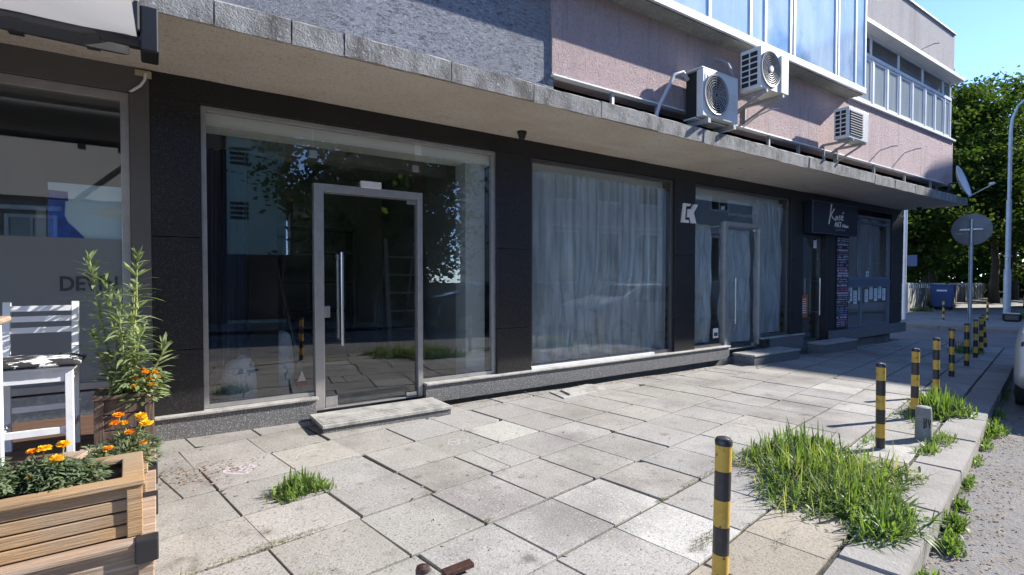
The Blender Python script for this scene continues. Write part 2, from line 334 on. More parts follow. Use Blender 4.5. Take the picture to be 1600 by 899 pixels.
# roadway strip beside the kerb, cross road, far pavement
def strip_sheet(name,s0,s1,t0,t1,mat,dz,ns=40,nt=12,rough=.004,seed=1):
    r=random.Random(seed); vs=[];fs=[]
    for i in range(ns+1):
        for j in range(nt+1):
            s=s0+(s1-s0)*i/ns;t=t0+(t1-t0)*j/nt; vs.append(Sg(s,t,dz+r.uniform(-rough,rough)))
    for i in range(ns):
        for j in range(nt): a=i*(nt+1)+j; fs.append((a,a+nt+1,a+nt+2,a+1))
    mb=MB(); mb.add(vs,fs); o=mb.build(name,mat,loc=(0,0,0),smooth='all'); return tag(o,kind='structure')
strip_sheet('road',-14,120,-5.6,.50,m_asph,-.135,ns=200,nt=16,rough=.005)
strip_sheet('cross_road',15.45,21.4,.50,40,m_asph2,-.115,ns=10,nt=40,rough=.004,seed=2)
sheet('far_pavement',spoly([(21.4,.55),(120,.55),(120,4.9),(21.4,4.9)]),g,m_slab,dz=-.02)
sheet('opposite_pavement',spoly([(-14,-8.6),(120,-8.6),(120,-5.6),(-14,-5.6)]),g,m_slab,dz=-.03)
for nm in ('far_pavement','opposite_pavement'):
    me=bpy.data.objects[nm].data; ca=me.color_attributes.new('tone','FLOAT_COLOR','CORNER'); ca.data.foreach_set('color',[.8,.8,.8,1]*len(me.loops))
# bedding under the slabs
sheet('pavement_bed',spoly([(-5,.52),(15.40,.52)])+[(14.6,5.04),(2.48,5.04),(2.48,5.3),(-6,5.3)],g,m_joint,dz=-.016)
# paving slabs: one mesh, every slab its own tilt and tone
def clip(poly,f):                                          # keep f(p)>=0
    out=[]
    for i in range(len(poly)):
        p,q=poly[i],poly[(i+1)%len(poly)];a,b=f(p),f(q)
        if a>=0: out.append(p)
        if (a>=0)!=(b>=0): t=a/(a-b); out.append((p[0]+(q[0]-p[0])*t,p[1]+(q[1]-p[1])*t))
    return out
SLABS=[]
def slab_top(s,t):
    X,Y,_=S(s,t)
    for (s0,s1,t0,t1,zo,tl,c) in SLABS:
        if s0<=s<s1 and t0<=t<t1: return g(X,Y)+zo+(X-c[0])*tl[0]+(Y-c[1])*tl[1]
    return g(X,Y)
sv=[];sf=[];stone=[]
def slab(poly,zoff,tone,tilt,ch=.003,th=.05):
    cx=sum(p[0] for p in poly)/len(poly);cy=sum(p[1] for p in poly)/len(poly); n=len(poly);o=len(sv)
    def zz(x,y):return g(x,y)+zoff+(x-cx)*tilt[0]+(y-cy)*tilt[1]
    for k,(dz,ins) in enumerate(((0,ch),(-ch,0),(-th,0))):
        for x,y in poly:
            d=math.hypot(x-cx,y-cy);f=1-ins/max(d,.02)
            X,Y=cx+(x-cx)*f,cy+(y-cy)*f; sv.append((X,Y,zz(X,Y)+dz))
    F=[tuple(o+i for i in range(n))]
    for l in range(2): F+=[(o+l*n+i,o+(l+1)*n+i,o+(l+1)*n+(i+1)%n,o+l*n+(i+1)%n) for i in range(n)]
    for f in F: sf.append(f); stone.append(tone)
rows=[.765,1.19,1.70,2.205,2.755,3.225,3.72,4.225,4.73,5.23,5.73,6.2]
light={(5,3):1.0}
special={(2.45,1.955):(1.34,1.36,1.37),(2.45,1.45):(1.38,1.40,1.41),(2.95,3.47):(1.25,1.28,1.25),(7.45,1.955):(1.35,1.35,1.33),(4.95,.98):(1.35,1.35,1.33),(1.45,3.97):(1.15,1.14,1.1),(6.45,1.45):(1.2,1.2,1.2)}
for ri in range(len(rows)-1):
    t0,t1=rows[ri],rows[ri+1]; off=rnd.uniform(-.02,.02)+(.0 if t1<5 else .1)
    for k in range(-10,30):
        s0=.44+.5*k+off+rnd.uniform(-.012,.012); s1=s0+.5
        if s0>15.3: continue
        gp=.004+rnd.random()*.004; gt=.008+rnd.random()*.005; jit=lambda:rnd.uniform(-.004,.004)
        q=[(s0+gp+jit(),t0+gt+jit()),(min(s1,15.42)-gp+jit(),t0+gt+jit()),(min(s1,15.42)-gp+jit(),t1-gt+jit()),(s0+gp+jit(),t1-gt+jit())]
        pl=[S(*p)[:2] for p in q]
        pl=clip(pl,lambda p:(5.17 if p[0]<2.5 else 5.045+.02*math.sin(p[0]*9))-p[1])
        if len(pl)<3: continue
        a=sum(pl[i][0]*pl[(i+1)%len(pl)][1]-pl[(i+1)%len(pl)][0]*pl[i][1] for i in range(len(pl)))/2
        if abs(a)<.006: continue
        b=rnd.uniform(.90,1.06); tone=(b*rnd.uniform(.99,1.02),b,b*rnd.uniform(.96,1.02))
        for (ss,tt),c in special.items():
            if s0<=ss+.24<=s1+.0 and t0<tt<t1: tone=c
        if t1<1.25 and s0<4.6: tone=(.98*b,.90*b,.78*b)
        if t0>4 : tone=tuple(v*.95 for v in tone)
        zo=rnd.uniform(-.002,.002); tl=(rnd.uniform(-.003,.003),rnd.uniform(-.003,.003))
        SLABS.append((s0,s1,t0,t1,zo,tl,(sum(p[0] for p in pl)/len(pl),sum(p[1] for p in pl)/len(pl))))
        if len(pl)==4 and rnd.random()<.22:                    # chipped corner
            i=rnd.randrange(4); c=Vector(pl[i]); a_=c.lerp(Vector(pl[i-1]),rnd.uniform(.04,.13)); b_=c.lerp(Vector(pl[(i+1)%4]),rnd.uniform(.04,.13)); pl=pl[:i]+[tuple(a_),tuple(b_)]+pl[i+1:]
        # some slabs are broken in two
        if rnd.random()<.05 or ((2.2<s0<2.5) and 1.7<=t0<1.8):
            c0=Vector(pl[0]).lerp(Vector(pl[1]),rnd.uniform(.3,.7)); c1=Vector(pl[len(pl)//2]).lerp(Vector(pl[(len(pl)//2+1)%len(pl)]),rnd.uniform(.3,.7))
            nrm=Vector((-(c1-c0).y,(c1-c0).x)).normalized()
            A=clip(pl,lambda p:(Vector(p)-c0).dot(nrm)-.004);B=clip(pl,lambda p:-(Vector(p)-c0).dot(nrm)-.004)
            for P,dz in ((A,0),(B,rnd.uniform(-.006,.006))):
                if len(P)>2: slab(P,zo+dz,tone,tl,ch=.003)
        else: slab(pl,zo,tone,tl)
def col_mesh(name,mat,vs,fs,tones):
    mb=MB(); mb.v=vs; mb.f=fs; mb.m=[0]*len(fs); o=mb.build(name,mat,loc=(0,0,0)); me=o.data
    ca=me.color_attributes.new('tone','FLOAT_COLOR','CORNER'); arr=[]
    for p in me.polygons:
        c=tones[p.index]; arr+=[*c,1.0]*p.loop_total
    ca.data.foreach_set('color',arr); return tag(o,kind='structure')
col_mesh('pavement',m_slab,sv,sf,stone)
# kerb stones along the road and round the far end
sv=[];sf=[];stone=[]
s=-5.0
while s<15.4:
    l=1.0+rnd.uniform(-.03,.03); b=rnd.uniform(.85,1.1); e=min(s+l,15.42)
    dt=rnd.uniform(-.012,.012)
    pl=[S(s+.006,.48+dt)[:2],S(e-.006,.48+dt)[:2],S(e-.006,.752)[:2],S(s+.006,.752)[:2]]
    slab(pl,rnd.uniform(-.004,.006),(b,b*.99,b*.97),(rnd.uniform(-.006,.006),rnd.uniform(-.01,.01)),ch=.018,th=.25); s+=l
t=.76
while t<3.0:
    pl=[S(15.32,t+.006)[:2],S(15.45,t+.006)[:2],S(15.45,t+.99)[:2],S(15.32,t+.99)[:2]]; slab(pl,.0,(.9,.9,.9),(0,0),ch=.012,th=.25); t+=1.0
t=.6
while t<4.8:
    pl=[S(21.40,t+.006)[:2],S(21.55,t+.006)[:2],S(21.55,t+.99)[:2],S(21.40,t+.99)[:2]]; slab(pl,-.01,(.8,.8,.8),(0,0),ch=.012,th=.25); t+=1.0
s=21.6
while s<60:
    pl=[S(s+.006,.5)[:2],S(s+.99,.5)[:2],S(s+.99,.66)[:2],S(s+.006,.66)[:2]]; slab(pl,-.01,(.8,.8,.8),(0,0),ch=.012,th=.25); s+=1
col_mesh('kerb',m_kerb,sv,sf,stone)
mb=MB()
for (s0,t0,s1,t1,w) in ((4.35,.02,4.45,-1.2,.10),(9.3,-.1,9.4,-1.6,.1)):
    a=[Sg(s0,t0,-.128),Sg(s0+w,t0,-.128),Sg(s1+w,t1,-.128),Sg(s1,t1,-.128)]; mb.add(a,[(0,1,2,3)])
tag(mb.build('parking_line',m_paintw,loc=(0,0,0)),kind='structure')

# ------------------------------------------------------------------ the building
BX0,BX1=-6.0,15.1
B=thing('shop_building','two storey building with black granite shopfronts, concrete canopy and pink upper floor','building',(0,FY,-1.4))
EACH={'interior_wall','ceiling_beam','strut','hinge','lock','glass_edge','pane','transom_pane','casement_pane','frosted_film','bulkhead','fascia_capstone','glass_pane'}
def part(name,mats,fn,bevel=0,parent=None,smooth=False):
    mb=MB(); fn(mb)
    if name in EACH: return build_each(mb,name,mats,parent or B,bevel=bevel,smooth=smooth)[0]
    return mb.build(name,mats,parent or B,bevel=bevel,smooth=smooth)
def beam_z0(): pass
# masonry core: floor slabs, side and back walls, roof
def core(mb):
    mb.box(BX0,BX1-.02,5.35,13,1.70,1.83)                # first floor slab
    mb.box(BX0,BX1-.02,4.50,13,5.30,5.44)                # roof
    mb.box(BX0,BX1,13,13.2,-1.8,5.44); mb.box(BX0-.2,BX0,4.3,13.2,1.83,5.44); mb.box(BX1-.22,BX1-.02,5.42,13,-1.6,1.70); mb.box(BX1-.22,BX1-.02,4.5,13,1.83,5.3)
    mb.box(BX0-.2,BX0,5.3,13,-1.8,1.70)
part('masonry_core',m_facadeb,core)
part('interior_floor',m_floorin,lambda mb:mb.box(BX0,14.86,5.36,13,-1.55,-1.26))
def inwalls(mb):
    for x0,x1 in ((-.14,.16),(3.42,3.62),(10.0,10.1)): mb.box(x0,x1,5.38,12.98,-1.26,1.69)
    mb.box(.16,3.42,9.2,9.3,-1.26,1.69); mb.box(3.62,10.0,8.4,8.5,-1.26,1.69); mb.box(10.1,14.86,8.2,8.3,-1.26,1.69); mb.box(BX0,-.14,8.6,8.7,-1.26,1.69)
part('interior_wall',m_wallin,inwalls)
def inbeams(mb):
    mb.box(.17,3.41,6.6,6.85,1.42,1.69); mb.box(2.0,2.25,5.5,6.6,1.5,1.69); mb.box(2.0,2.25,6.85,9.19,1.5,1.69)
part('ceiling_beam',m_ceilin,inbeams)
m_plaster=M('white_gypsum',(.80,.83,.80),.8); m_column=M('column_plaster',(.42,.45,.43),.8)
part('interior_column',m_column,lambda mb:mb.box(3.00,3.26,5.36,5.60,-1.26,1.329))
part('bulkhead',m_plaster,lambda mb:[mb.box(.18,3.41,5.325,5.62,1.33,1.47),mb.box(3.64,9.98,5.44,5.50,1.29,1.47)])
# canopy slab with rough soffit
def canopy(mb):
    # slightly sagging soffit, divided so that it can undulate
    n=60; r=random.Random(3)
    top=1.82
    vs=[];fs=[]
    for i in range(n+1):
        x=BX0+(BX1-BX0)*i/n
        zi=1.68-.004*max(0,x)+r.uniform(-.003,.003)
        zo=1.665-.004*max(0,x)+r.uniform(-.004,.004)
        vs+=[(x,5.32,zi),(x,4.02,zo),(x,4.02,top-.004*max(0,x)),(x,5.32,top)]
    for i in range(n):
        a=4*i;b=a+4
        fs+=[(a,b,b+1,a+1),(a+1,b+1,b+2,a+2),(a+2,b+2,b+3,a+3),(a+3,b+3,b,a)]
    fs+=[(0,1,2,3),(4*n+3,4*n+2,4*n+1,4*n)]; mb.add(vs,fs)
can=part('canopy',m_soffit,canopy)
def caps(mb):
    xs=[-6,-5.1,-4.2,-3.3,-2.4,-1.5,-.6,.34,.82,1.19,2.09,2.96,3.83,4.70,5.54,6.40,7.25,8.09,8.91,9.74,10.35,11.2,12.1,13.0,13.9,14.6,15.12]
    r=random.Random(5)
    for a,b in zip(xs,xs[1:]):
        gp=.005; k=max(2,int((b-a)/.12)); dy=r.uniform(-.006,.006); dz=r.uniform(-.006,.006)-.004*max(0,a)
        vs=[];fs=[]
        for i in range(k+1):
            x=a+gp+(b-a-2*gp)*i/k; e=lambda s_:r.uniform(-s_,s_)*.5
            vs+=[(x,3.975+dy+e(.006),1.655+dz+e(.006)),(x,3.965+dy+e(.006),1.815+dz+e(.014)),(x,4.02+dy,1.845+dz+e(.008)),(x,4.34,1.850+dz),(x,4.34,1.70),(x,4.025,1.70)]
        n=6
        for i in range(k): fs+=[(i*n+j,i*n+(j+1)%n,(i+1)*n+(j+1)%n,(i+1)*n+j) for j in range(n)]
        fs+=[tuple(range(n)),tuple(k*n+j for j in range(n))[::-1]]
        mb.add(vs,fs)
part('fascia_capstone',m_fascia,caps,parent=can,smooth=True)
part('lintel',m_gran,lambda mb:mb.box(-.02,15.1,5.2,5.40,1.475,1.70))
part('lintel',m_panel,lambda mb:mb.box(BX0,-.022,5.2,5.40,1.475,1.70)).name='metal_lintel'
# pillars
for x0,x1,zb in ((-.02,.335,-1.165),(3.34,3.835,-1.165),(6.56,7.05,-1.165),(9.93,10.37,-1.165),(14.50,15.1,-1.10)):
    part('pillar',m_gran,lambda mb:[mb.box(x0,x1,5.195,5.60,z0,z1) for z0,z1 in ((zb,-.62),(-.614,.33),(.336,1.474))],bevel=.003)
part('pillar',m_gran,lambda mb:mb.box(11.45,12.28,5.195,5.6,-1.10,1.474))
part('pillar_panel',m_panel,lambda mb:mb.box(-.155,-.022,5.19,5.6,-1.40,1.474))
# plinths with stone sills
def plinth(x0,x1,zt,zb,y=5.16):
    p=part('plinth',m_granf,lambda mb:mb.box(x0,x1,y,5.5,zb,zt),bevel=.003)
    part('sill',m_sill,lambda mb:mb.box(x0-.0,x1+.015,y-.022,5.30,zt+.001,zt+.026),bevel=.006,parent=p)
plinth(-.02,1.262,-1.18,-1.385); plinth(2.40,7.93,-1.18,-1.372); plinth(8.93,10.36,-1.12,-1.40)
p=part('plinth',m_granf,lambda mb:mb.box(11.44,15.17,5.12,5.5,-1.335,-1.115),bevel=.003)
part('plinth_base',m_conc,lambda mb:mb.box(2.40,14.68,5.30,5.5,-1.8,-1.40))
part('plinth_base',m_conc,lambda mb:mb.box(BX0,-.03,5.24,5.5,-1.8,-.90))
part('plinth_base',m_conc,lambda mb:mb.box(-.02,2.399,5.30,5.5,-1.8,-1.39))
# ---- upper floor walls
def uw(mb): mb.box(BX0,3.43,4.262,4.50,1.83,5.3)
part('grey_upper_wall',m_grey,uw)
def pinkw(mb): mb.box(3.39,15.06,4.235,4.50,2.08,3.07)
part('pink_upper_wall',m_pink,pinkw)
part('drip_edge',m_white,lambda mb:mb.box(3.39,15.06,4.215,4.30,2.062,2.079),bevel=.002)
part('recess_wall',m_dark,lambda mb:mb.box(3.44,15.0,4.9,5.1,1.83,2.2))  # near-black back wall, the shade of the gap put into its colour
def struts(mb):
    for x in (4.25,5.0,7.45,8.3,9.5,11.0,12.4,13.8): mb.box(x,x+.035,4.24,4.28,1.83,2.061)
part('strut',m_galv,struts)
part('parapet_wall',m_paraf,lambda mb:mb.box(9.80,15.06,4.235,4.50,4.46,5.47))
part('parapet_wall',m_grey,lambda mb:mb.box(3.44,9.79,4.3,4.50,4.75,5.47))
part('parapet_cap',m_galv,lambda mb:mb.box(9.8,15.08,4.20,4.54,5.472,5.50))
part('window_head',m_white,lambda mb:mb.box(9.95,15.12,4.05,4.50,4.39,4.458),bevel=.004)
part('window_ledge',m_white,lambda mb:mb.box(9.95,15.10,4.19,4.50,3.072,3.11),bevel=.003)
part('upper_room_wall',m_dark,lambda mb:mb.box(3.44,14.85,5.6,5.7,1.84,5.29))  # near-black room box, darkness of the unlit interior put into its colour
part('upper_room_floor',m_dark,lambda mb:mb.box(3.44,14.85,4.51,5.6,2.9,3.0))
# ribbon windows
rw=thing if False else None
mull=[10.10,10.34,10.96,11.59,12.16,12.80,13.49,14.04,14.62,14.98]
def ribfr(mb):
    mb.box(10.0,15.0,4.255,4.32,3.111,3.16); mb.box(10.0,15.0,4.25,4.33,3.98,4.04); mb.box(10.0,15.0,4.255,4.32,4.34,4.389)
    for x in mull: mb.box(x-.028,x+.028,4.258,4.318,3.161,3.979)
    for x in (10.10,10.87,12.10,13.33,14.51,14.96): mb.box(x-.022,x+.022,4.26,4.316,4.041,4.339)
rf=part('ribbon_window',m_pvc,ribfr,bevel=.003)
for a,b in zip(mull,mull[1:]):
    sash=part('sash',m_pvc,lambda mb:[mb.box(a+.03,a+.075,4.27,4.31,3.17,3.97),mb.box(b-.075,b-.03,4.27,4.31,3.17,3.97),mb.box(a+.076,b-.076,4.27,4.31,3.17,3.21),mb.box(a+.076,b-.076,4.27,4.31,3.93,3.97)],parent=rf)
    
part('pane',m_curtain,lambda mb:[mb.box(a+.076,b-.076,4.285,4.295,3.211,3.929) for a,b in zip(mull,mull[1:])],parent=rf)
part('transom_pane',m_glassd,lambda mb:[mb.box(a+.023,b-.023,4.285,4.295,4.041,4.339) for a,b in zip((10.1,10.87,12.1,13.33,14.51),(10.87,12.1,13.33,14.51,14.96))],parent=rf)
# projecting bay
def bay(mb):
    mb.box(2.6,9.90,3.985,4.234,3.075,3.10)               # underside board
    mb.box(2.6,9.90,3.95,3.984,3.06,3.15)
    for x in (4.05,4.83,5.62,6.50,6.85,7.50,7.60,8.84,8.93,9.52,9.87): mb.box(x-.024,x+.024,3.955,4.0,3.151,4.75)
    mb.box(2.6,9.90,3.958,3.998,4.751,4.80)
    mb.box(9.875,9.90,4.001,4.234,3.151,4.75)
bw=part('bay_window',m_pvc,bay,bevel=.004)
part('bay_soffit',m_conc,lambda mb:mb.box(2.6,9.88,4.0,4.233,3.055,3.074),parent=bw)
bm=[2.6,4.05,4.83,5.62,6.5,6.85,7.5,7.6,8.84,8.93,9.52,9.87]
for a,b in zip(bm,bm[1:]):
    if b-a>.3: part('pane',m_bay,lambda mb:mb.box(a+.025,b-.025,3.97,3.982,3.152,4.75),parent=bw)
m_green=M('green_gutter',(.03,.16,.12),.5)
part('gutter',m_green,lambda mb:mb.box(2.6,9.96,3.90,4.234,4.81,4.90),parent=bw,bevel=.01)
for x,z in ((7.15,2.30),(12.35,2.46),(13.2,4.72),(11.2,2.35)):
    part('rebar_stub',m_galv,lambda mb:mb.tube([(x,4.25,z),(x+.03,4.05,z+.05),(x+.12,4.0,z+.06)],.012,6),smooth=True)

# ---- shop windows and doors
def fr(mb,x0,x1,z0,z1,w,y0,y1,bot=True):
    mb.box(x0,x0+w,y0,y1,z0,z1); mb.box(x1-w,x1,y0,y1,z0,z1); mb.box(x0+w,x1-w,y0,y1,z1-w,z1)
    if bot: mb.box(x0+w,x1-w,y0,y1,z0,z0+w)
ZT=1.473
# window 1
w1=part('shop_window',m_alu,lambda mb:[mb.box(.337,.378,5.235,5.30,-1.15,ZT),mb.box(.378,3.338,5.235,5.30,1.43,ZT),mb.box(3.29,3.338,5.235,5.30,-1.15,1.43),mb.box(.378,1.262,5.235,5.30,-1.152,-1.115),mb.box(2.40,3.29,5.235,5.30,-1.152,-1.115)],bevel=.003)
for a,b,z0,z1 in ((.379,1.268,-1.114,1.429),(1.274,2.326,.90,1.429),(2.405,3.289,-1.114,1.429)):
    part('glass_pane',m_glass,lambda mb:mb.box(a,b,5.262,5.270,z0,z1),parent=w1)
for x,z in ((1.272,1.18),(2.332,1.16)): part('patch_fitting',m_steel,lambda mb:mb.box(x-.035,x+.035,5.25,5.282,z-.035,z+.035),parent=w1,bevel=.002)
part('door_sensor',m_white,lambda mb:mb.box(1.72,1.93,5.20,5.255,.895,.965),parent=w1,bevel=.006)
def door(x0,x1,zt,zb,hx,hz0,hz1,single=True,fm=m_alu):
    d=part('entrance_door',fm,lambda mb:[mb.box(x0,x0+.085,5.215,5.31,zb,zt),mb.box(x1-.055,x1,5.215,5.31,zb,zt),mb.box(x0+.085,x1-.055,5.215,5.31,zt-.075,zt),mb.box(x0+.085,x1-.055,5.22,5.31,zb,zb+.012)],bevel=.003)
    part('door_glass',m_glass,lambda mb:mb.box(x0+.10,x1-.07,5.262,5.272,zb+.022,zt-.09),parent=d)
    part('glass_edge',m_steel,lambda mb:[mb.box(x0+.088,x0+.0985,5.255,5.275,zb+.02,zt-.085),mb.box(x0+.10,x1-.16,5.255,5.275,zt-.0885,zt-.0785)],parent=d)
    part('hinge',m_steel,lambda mb:[mb.box(x1-.16,x1-.06,5.245,5.285,zt-.125,zt-.078),mb.box(x1-.18,x1-.06,5.245,5.285,zb+.014,zb+.06)],parent=d,bevel=.002)
    part('lock',m_steel,lambda mb:[mb.box(x0+.102,x0+.215,5.245,5.285,zb+.013,zb+.12),mb.box(x0+.075,x0+.15,5.245,5.285,-.40,-.29)],parent=d,bevel=.002)
    h=part('handle',m_steel,lambda mb:[mb.tube([(hx,5.19,hz0),(hx,5.19,hz1)],.015,10),mb.tube([(hx,5.33,hz0+.05),(hx,5.33,hz1-.02)],.013,10),mb.tube([(hx,5.19,hz0+.06),(hx,5.33,hz0+.06)],.008,8),mb.tube([(hx,5.19,hz1-.06),(hx,5.33,hz1-.06)],.008,8)],parent=d,smooth=True)
    return d
door(1.268,2.392,.90,-1.30,1.52,-.68,.24)
# window 2
w2=part('shop_window',m_alud,lambda mb:fr(mb,3.837,6.558,-1.152,ZT,.045,5.235,5.30),bevel=.003)
part('glass_pane',m_glass,lambda mb:mb.box(3.883,6.512,5.262,5.270,-1.106,1.427),parent=w2)
part('sill_strip',m_white,lambda mb:mb.box(3.84,6.1,5.19,5.234,-1.1525,-1.12),parent=w2)
# window 3 with door
w3=part('shop_window',m_alud,lambda mb:[mb.box(7.052,7.092,5.235,5.30,-1.152,ZT),mb.box(7.092,9.928,5.235,5.30,1.43,ZT),mb.box(9.87,9.928,5.235,5.30,-1.09,1.43),mb.box(7.092,7.93,5.235,5.30,-1.152,-1.115),mb.box(8.96,9.87,5.235,5.30,-1.09,-1.055)],bevel=.003)
for a,b,z0,z1 in ((7.093,7.868,-1.114,1.429),(7.874,8.876,.93,1.429),(8.962,9.869,-1.054,1.429)):
    part('glass_pane',m_glass,lambda mb:mb.box(a,b,5.262,5.270,z0,z1),parent=w3)
for x,z in ((7.871,1.15),(8.88,1.15)): part('patch_fitting',m_steel,lambda mb:mb.box(x-.03,x+.03,5.25,5.282,z-.03,z+.03),parent=w3)
door(7.872,8.955,.925,-1.24,8.14,-.80,-.02)
# recessed door 3
d3=part('entrance_door',m_alud,lambda mb:[mb.box(10.372,10.42,5.30,5.38,-1.28,.83),mb.box(11.25,11.30,5.30,5.38,-1.28,.83),mb.box(10.42,11.25,5.30,5.38,.78,.83)],bevel=.003)
part('door_glass',m_glass,lambda mb:mb.box(10.425,11.245,5.335,5.345,-1.26,.775),parent=d3)
part('handle',m_steel,lambda mb:[mb.tube([(11.16,5.25,-.78),(11.16,5.25,-.03)],.017,10),mb.tube([(11.16,5.25,-.72),(11.16,5.34,-.72)],.008,8),mb.tube([(11.16,5.25,-.09),(11.16,5.34,-.09)],.008,8),mb.tube([(10.9,5.42,-.78),(10.9,5.42,-.03)],.013,10)],parent=d3,smooth=True)
part('door_jamb',m_gran,lambda mb:[mb.box(11.301,11.449,5.2,5.6,-1.28,1.474),mb.box(10.372,11.30,5.31,5.6,.832,1.474)])
# window 4: casement over blue-grey spandrel, frosted lower light
m_spand=M('blue_grey_spandrel',(.10,.13,.19),.4)
m_frame4=M('bluegrey_frame',(.15,.175,.23),.4)
w4=part('casement_window',m_frame4,lambda mb:[fr(mb,12.30,14.48,-.055,1.36,.05,5.225,5.30)]+[mb.box(x-.035,x+.035,5.23,5.30,-.004,1.309) for x in (12.93,13.50)]+[mb.box(12.35,14.43,5.23,5.30,1.18,1.23)] and None,bevel=.003)
part('casement_pane',m_glass,lambda mb:[mb.box(a,b,5.262,5.270,-.004,1.309) for a,b in ((12.351,12.894),(12.966,13.464),(13.536,14.429))],parent=w4)
part('spandrel',m_spand,lambda mb:mb.box(12.285,14.495,5.215,5.30,-.19,-.056))
w5=part('shop_window',m_frame4,lambda mb:[fr(mb,12.285,14.495,-1.112,-.191,.04,5.225,5.30),mb.box(13.0,13.03,5.23,5.30,-1.071,-.232)] and None,bevel=.003)
part('glass_pane',m_glass,lambda mb:[mb.box(a,b,5.262,5.270,-1.071,-.232) for a,b in ((12.326,12.999),(13.031,14.454))],parent=w5)
part('frosted_film',m_frost,lambda mb:[mb.box(a,b,5.276,5.279,-1.07,-.60) for a,b in ((12.327,12.998),(13.032,14.453))],parent=w5)
# left shop window
w0=part('shop_window',m_alu,lambda mb:[mb.box(-.215,-.157,5.225,5.30,-.88,ZT),mb.box(BX0,-.215,5.225,5.30,1.40,ZT),mb.box(BX0,-.215,5.225,5.30,-.88,-.83),mb.box(-2.6,-2.54,5.225,5.30,-.83,1.40)],bevel=.003)
part('glass_pane',m_glass,lambda mb:[mb.box(BX0,-2.601,5.262,5.270,-.83,1.40),mb.box(-2.539,-.216,5.262,5.270,-.83,1.40)],parent=w0)
part('frosted_film',m_frost,lambda mb:mb.box(-2.5,-.218,5.253,5.258,-.829,.30),parent=w0)
part('inner_blind',m_wallin,lambda mb:mb.box(-.74,-.68,5.30,5.36,-.82,.52),parent=w0)

# ------------------------------------------------------------------ things fixed to or set in the building
# poster with the bottle top, lettering half hidden by the frosted film
po=thing('window_poster','pale blue poster of a blue plastic bottle behind the left shop window','poster',(-.42,5.29,-.8))
mb=MB(); mb.box(-.665,-.218,5.284,5.290,-.80,.72); mb.build('poster_sheet',m_posterl,po)
ff=lambda a,b,d:(-.665+a,5.283-d,b)
mb=MB(); mb.prism([(0,.66),(.115,.655),(.118,.585),(0,.585)],ff,0,.004,0); mb.prism([(0,.582),(.10,.582),(.095,.47),(.115,.42),(.21,.31),(.235,.20),(.25,-.4),(0,-.4)],ff,0,.0045,1); mb.prism([(.20,.50),(.445,.585),(.445,.45)],ff,0,.003,2)
mb.build('bottle_picture',[M('cap_blue',(.01,.035,.28),.4),m_posterb,m_paper],po)
text_mesh('DEVIN',.155,lambda a,b,d:(-.425+a,5.251-d,-.06+b),.002,po,'lettering',M('grey_print',(.035,.04,.05),.6),off=.004,xs=.82)
mb=MB(); r=random.Random(2); x=-.62
while x<-.28:
    w=r.uniform(.012,.03); mb.box(x,x+w,5.250,5.2525,-.175,-.155); x+=w+.008
mb.build('small_print',M('grey_print_small',(.24,.24,.24),.6),po)
# CK wall logo
ck=thing('wall_logo','white three-dimensional CK letters on the black pillar between the two sheeted windows','logo sign',(6.86,5.19,.84))
f=lambda a,b,d:(6.68+a*.385,5.194-d,.835+b*.295)
mb=MB(); mb.prism([(.13,1),(.55,1),(.49,.87),(.25,.87),(.17,.14),(.40,.14),(.44,.0),(.0,0)],f,.0,.035)
mb.build('letter_c',m_letter,ck,bevel=.002)
mb=MB(); mb.prism([(.40,.72),(.50,.72),(.53,.62),(.74,1),(1.0,1),(.72,.54),(.88,0),(.62,0),(.52,.38),(.46,.28),(.36,.28)],f,.002,.038); mb.build('letter_k',m_letter,ck,bevel=.002)
# sign box over the recessed door
sg=thing('shop_sign','dark navy sign box with handwritten white lettering above the corner shop door','shop sign',(11.2,5.1,.84))
mb=MB(); mb.box(10.375,12.27,5.03,5.19,.845,1.47); mb.build('sign_box',m_navy,sg,bevel=.004)
mb=MB()
for z in (.85,1.462): mb.box(10.38,12.26,5.022,5.029,z-.006,z+.004)
mb.box(10.376,10.388,5.022,5.029,.86,1.45); mb.build('sign_trim',m_spand,sg)
def strokes(mb,lines,ox,oz,k,w,y,kz=None):
    for L_ in lines: mb.tube([(ox+a*k,y,oz+b*(kz or k)) for a,b in L_],w,6)
mb=MB()
strokes(mb,[[(0,0),(.10,.50),(.16,1.0)],[(.34,.78),(.14,.46),(.24,.34),(.42,.22)],
 [(.52,.44),(.46,.36),(.48,.26),(.56,.27),(.59,.36),(.53,.44)],[(.78,.48),(.69,.46),(.68,.40),(.75,.35),(.75,.28),(.66,.25)],
 [(.84,.34),(.96,.42),(.93,.50),(.86,.46),(.83,.34),(.88,.26),(.98,.29)],[(.92,.60),(1.0,.68)]],11.01,1.04,.62,.011,5.024,kz=.40)
mb.build('lettering',m_letter,sg)
mb=MB()
strokes(mb,[[(0,0),(.10,.9),(.16,0)],[(.03,.4),(.14,.4)],[(.22,0),(.26,.9),(.34,.8),(.25,.5),(.36,0)],[(.36,.88),(.52,.92)],[(.45,0),(.45,.9)],
 [(.62,.6),(.64,.05),(.70,.5),(.74,.05),(.80,.65)],[(.84,.0),(.85,.4)],[(.90,0),(.91,.4),(.96,.4),(.97,0)],[(1.01,.2),(1.08,.3),(1.04,.4),(1.0,.2),(1.08,.03)]],11.25,1.0,.55,.0065,5.024,kz=.11)
mb.build('lettering',m_letter,sg)
text_mesh('HANDMADE',.062,lambda a,b,d:(11.5+a*1.25,5.026-d,.94+b),.003,sg,'lettering',m_greyl)
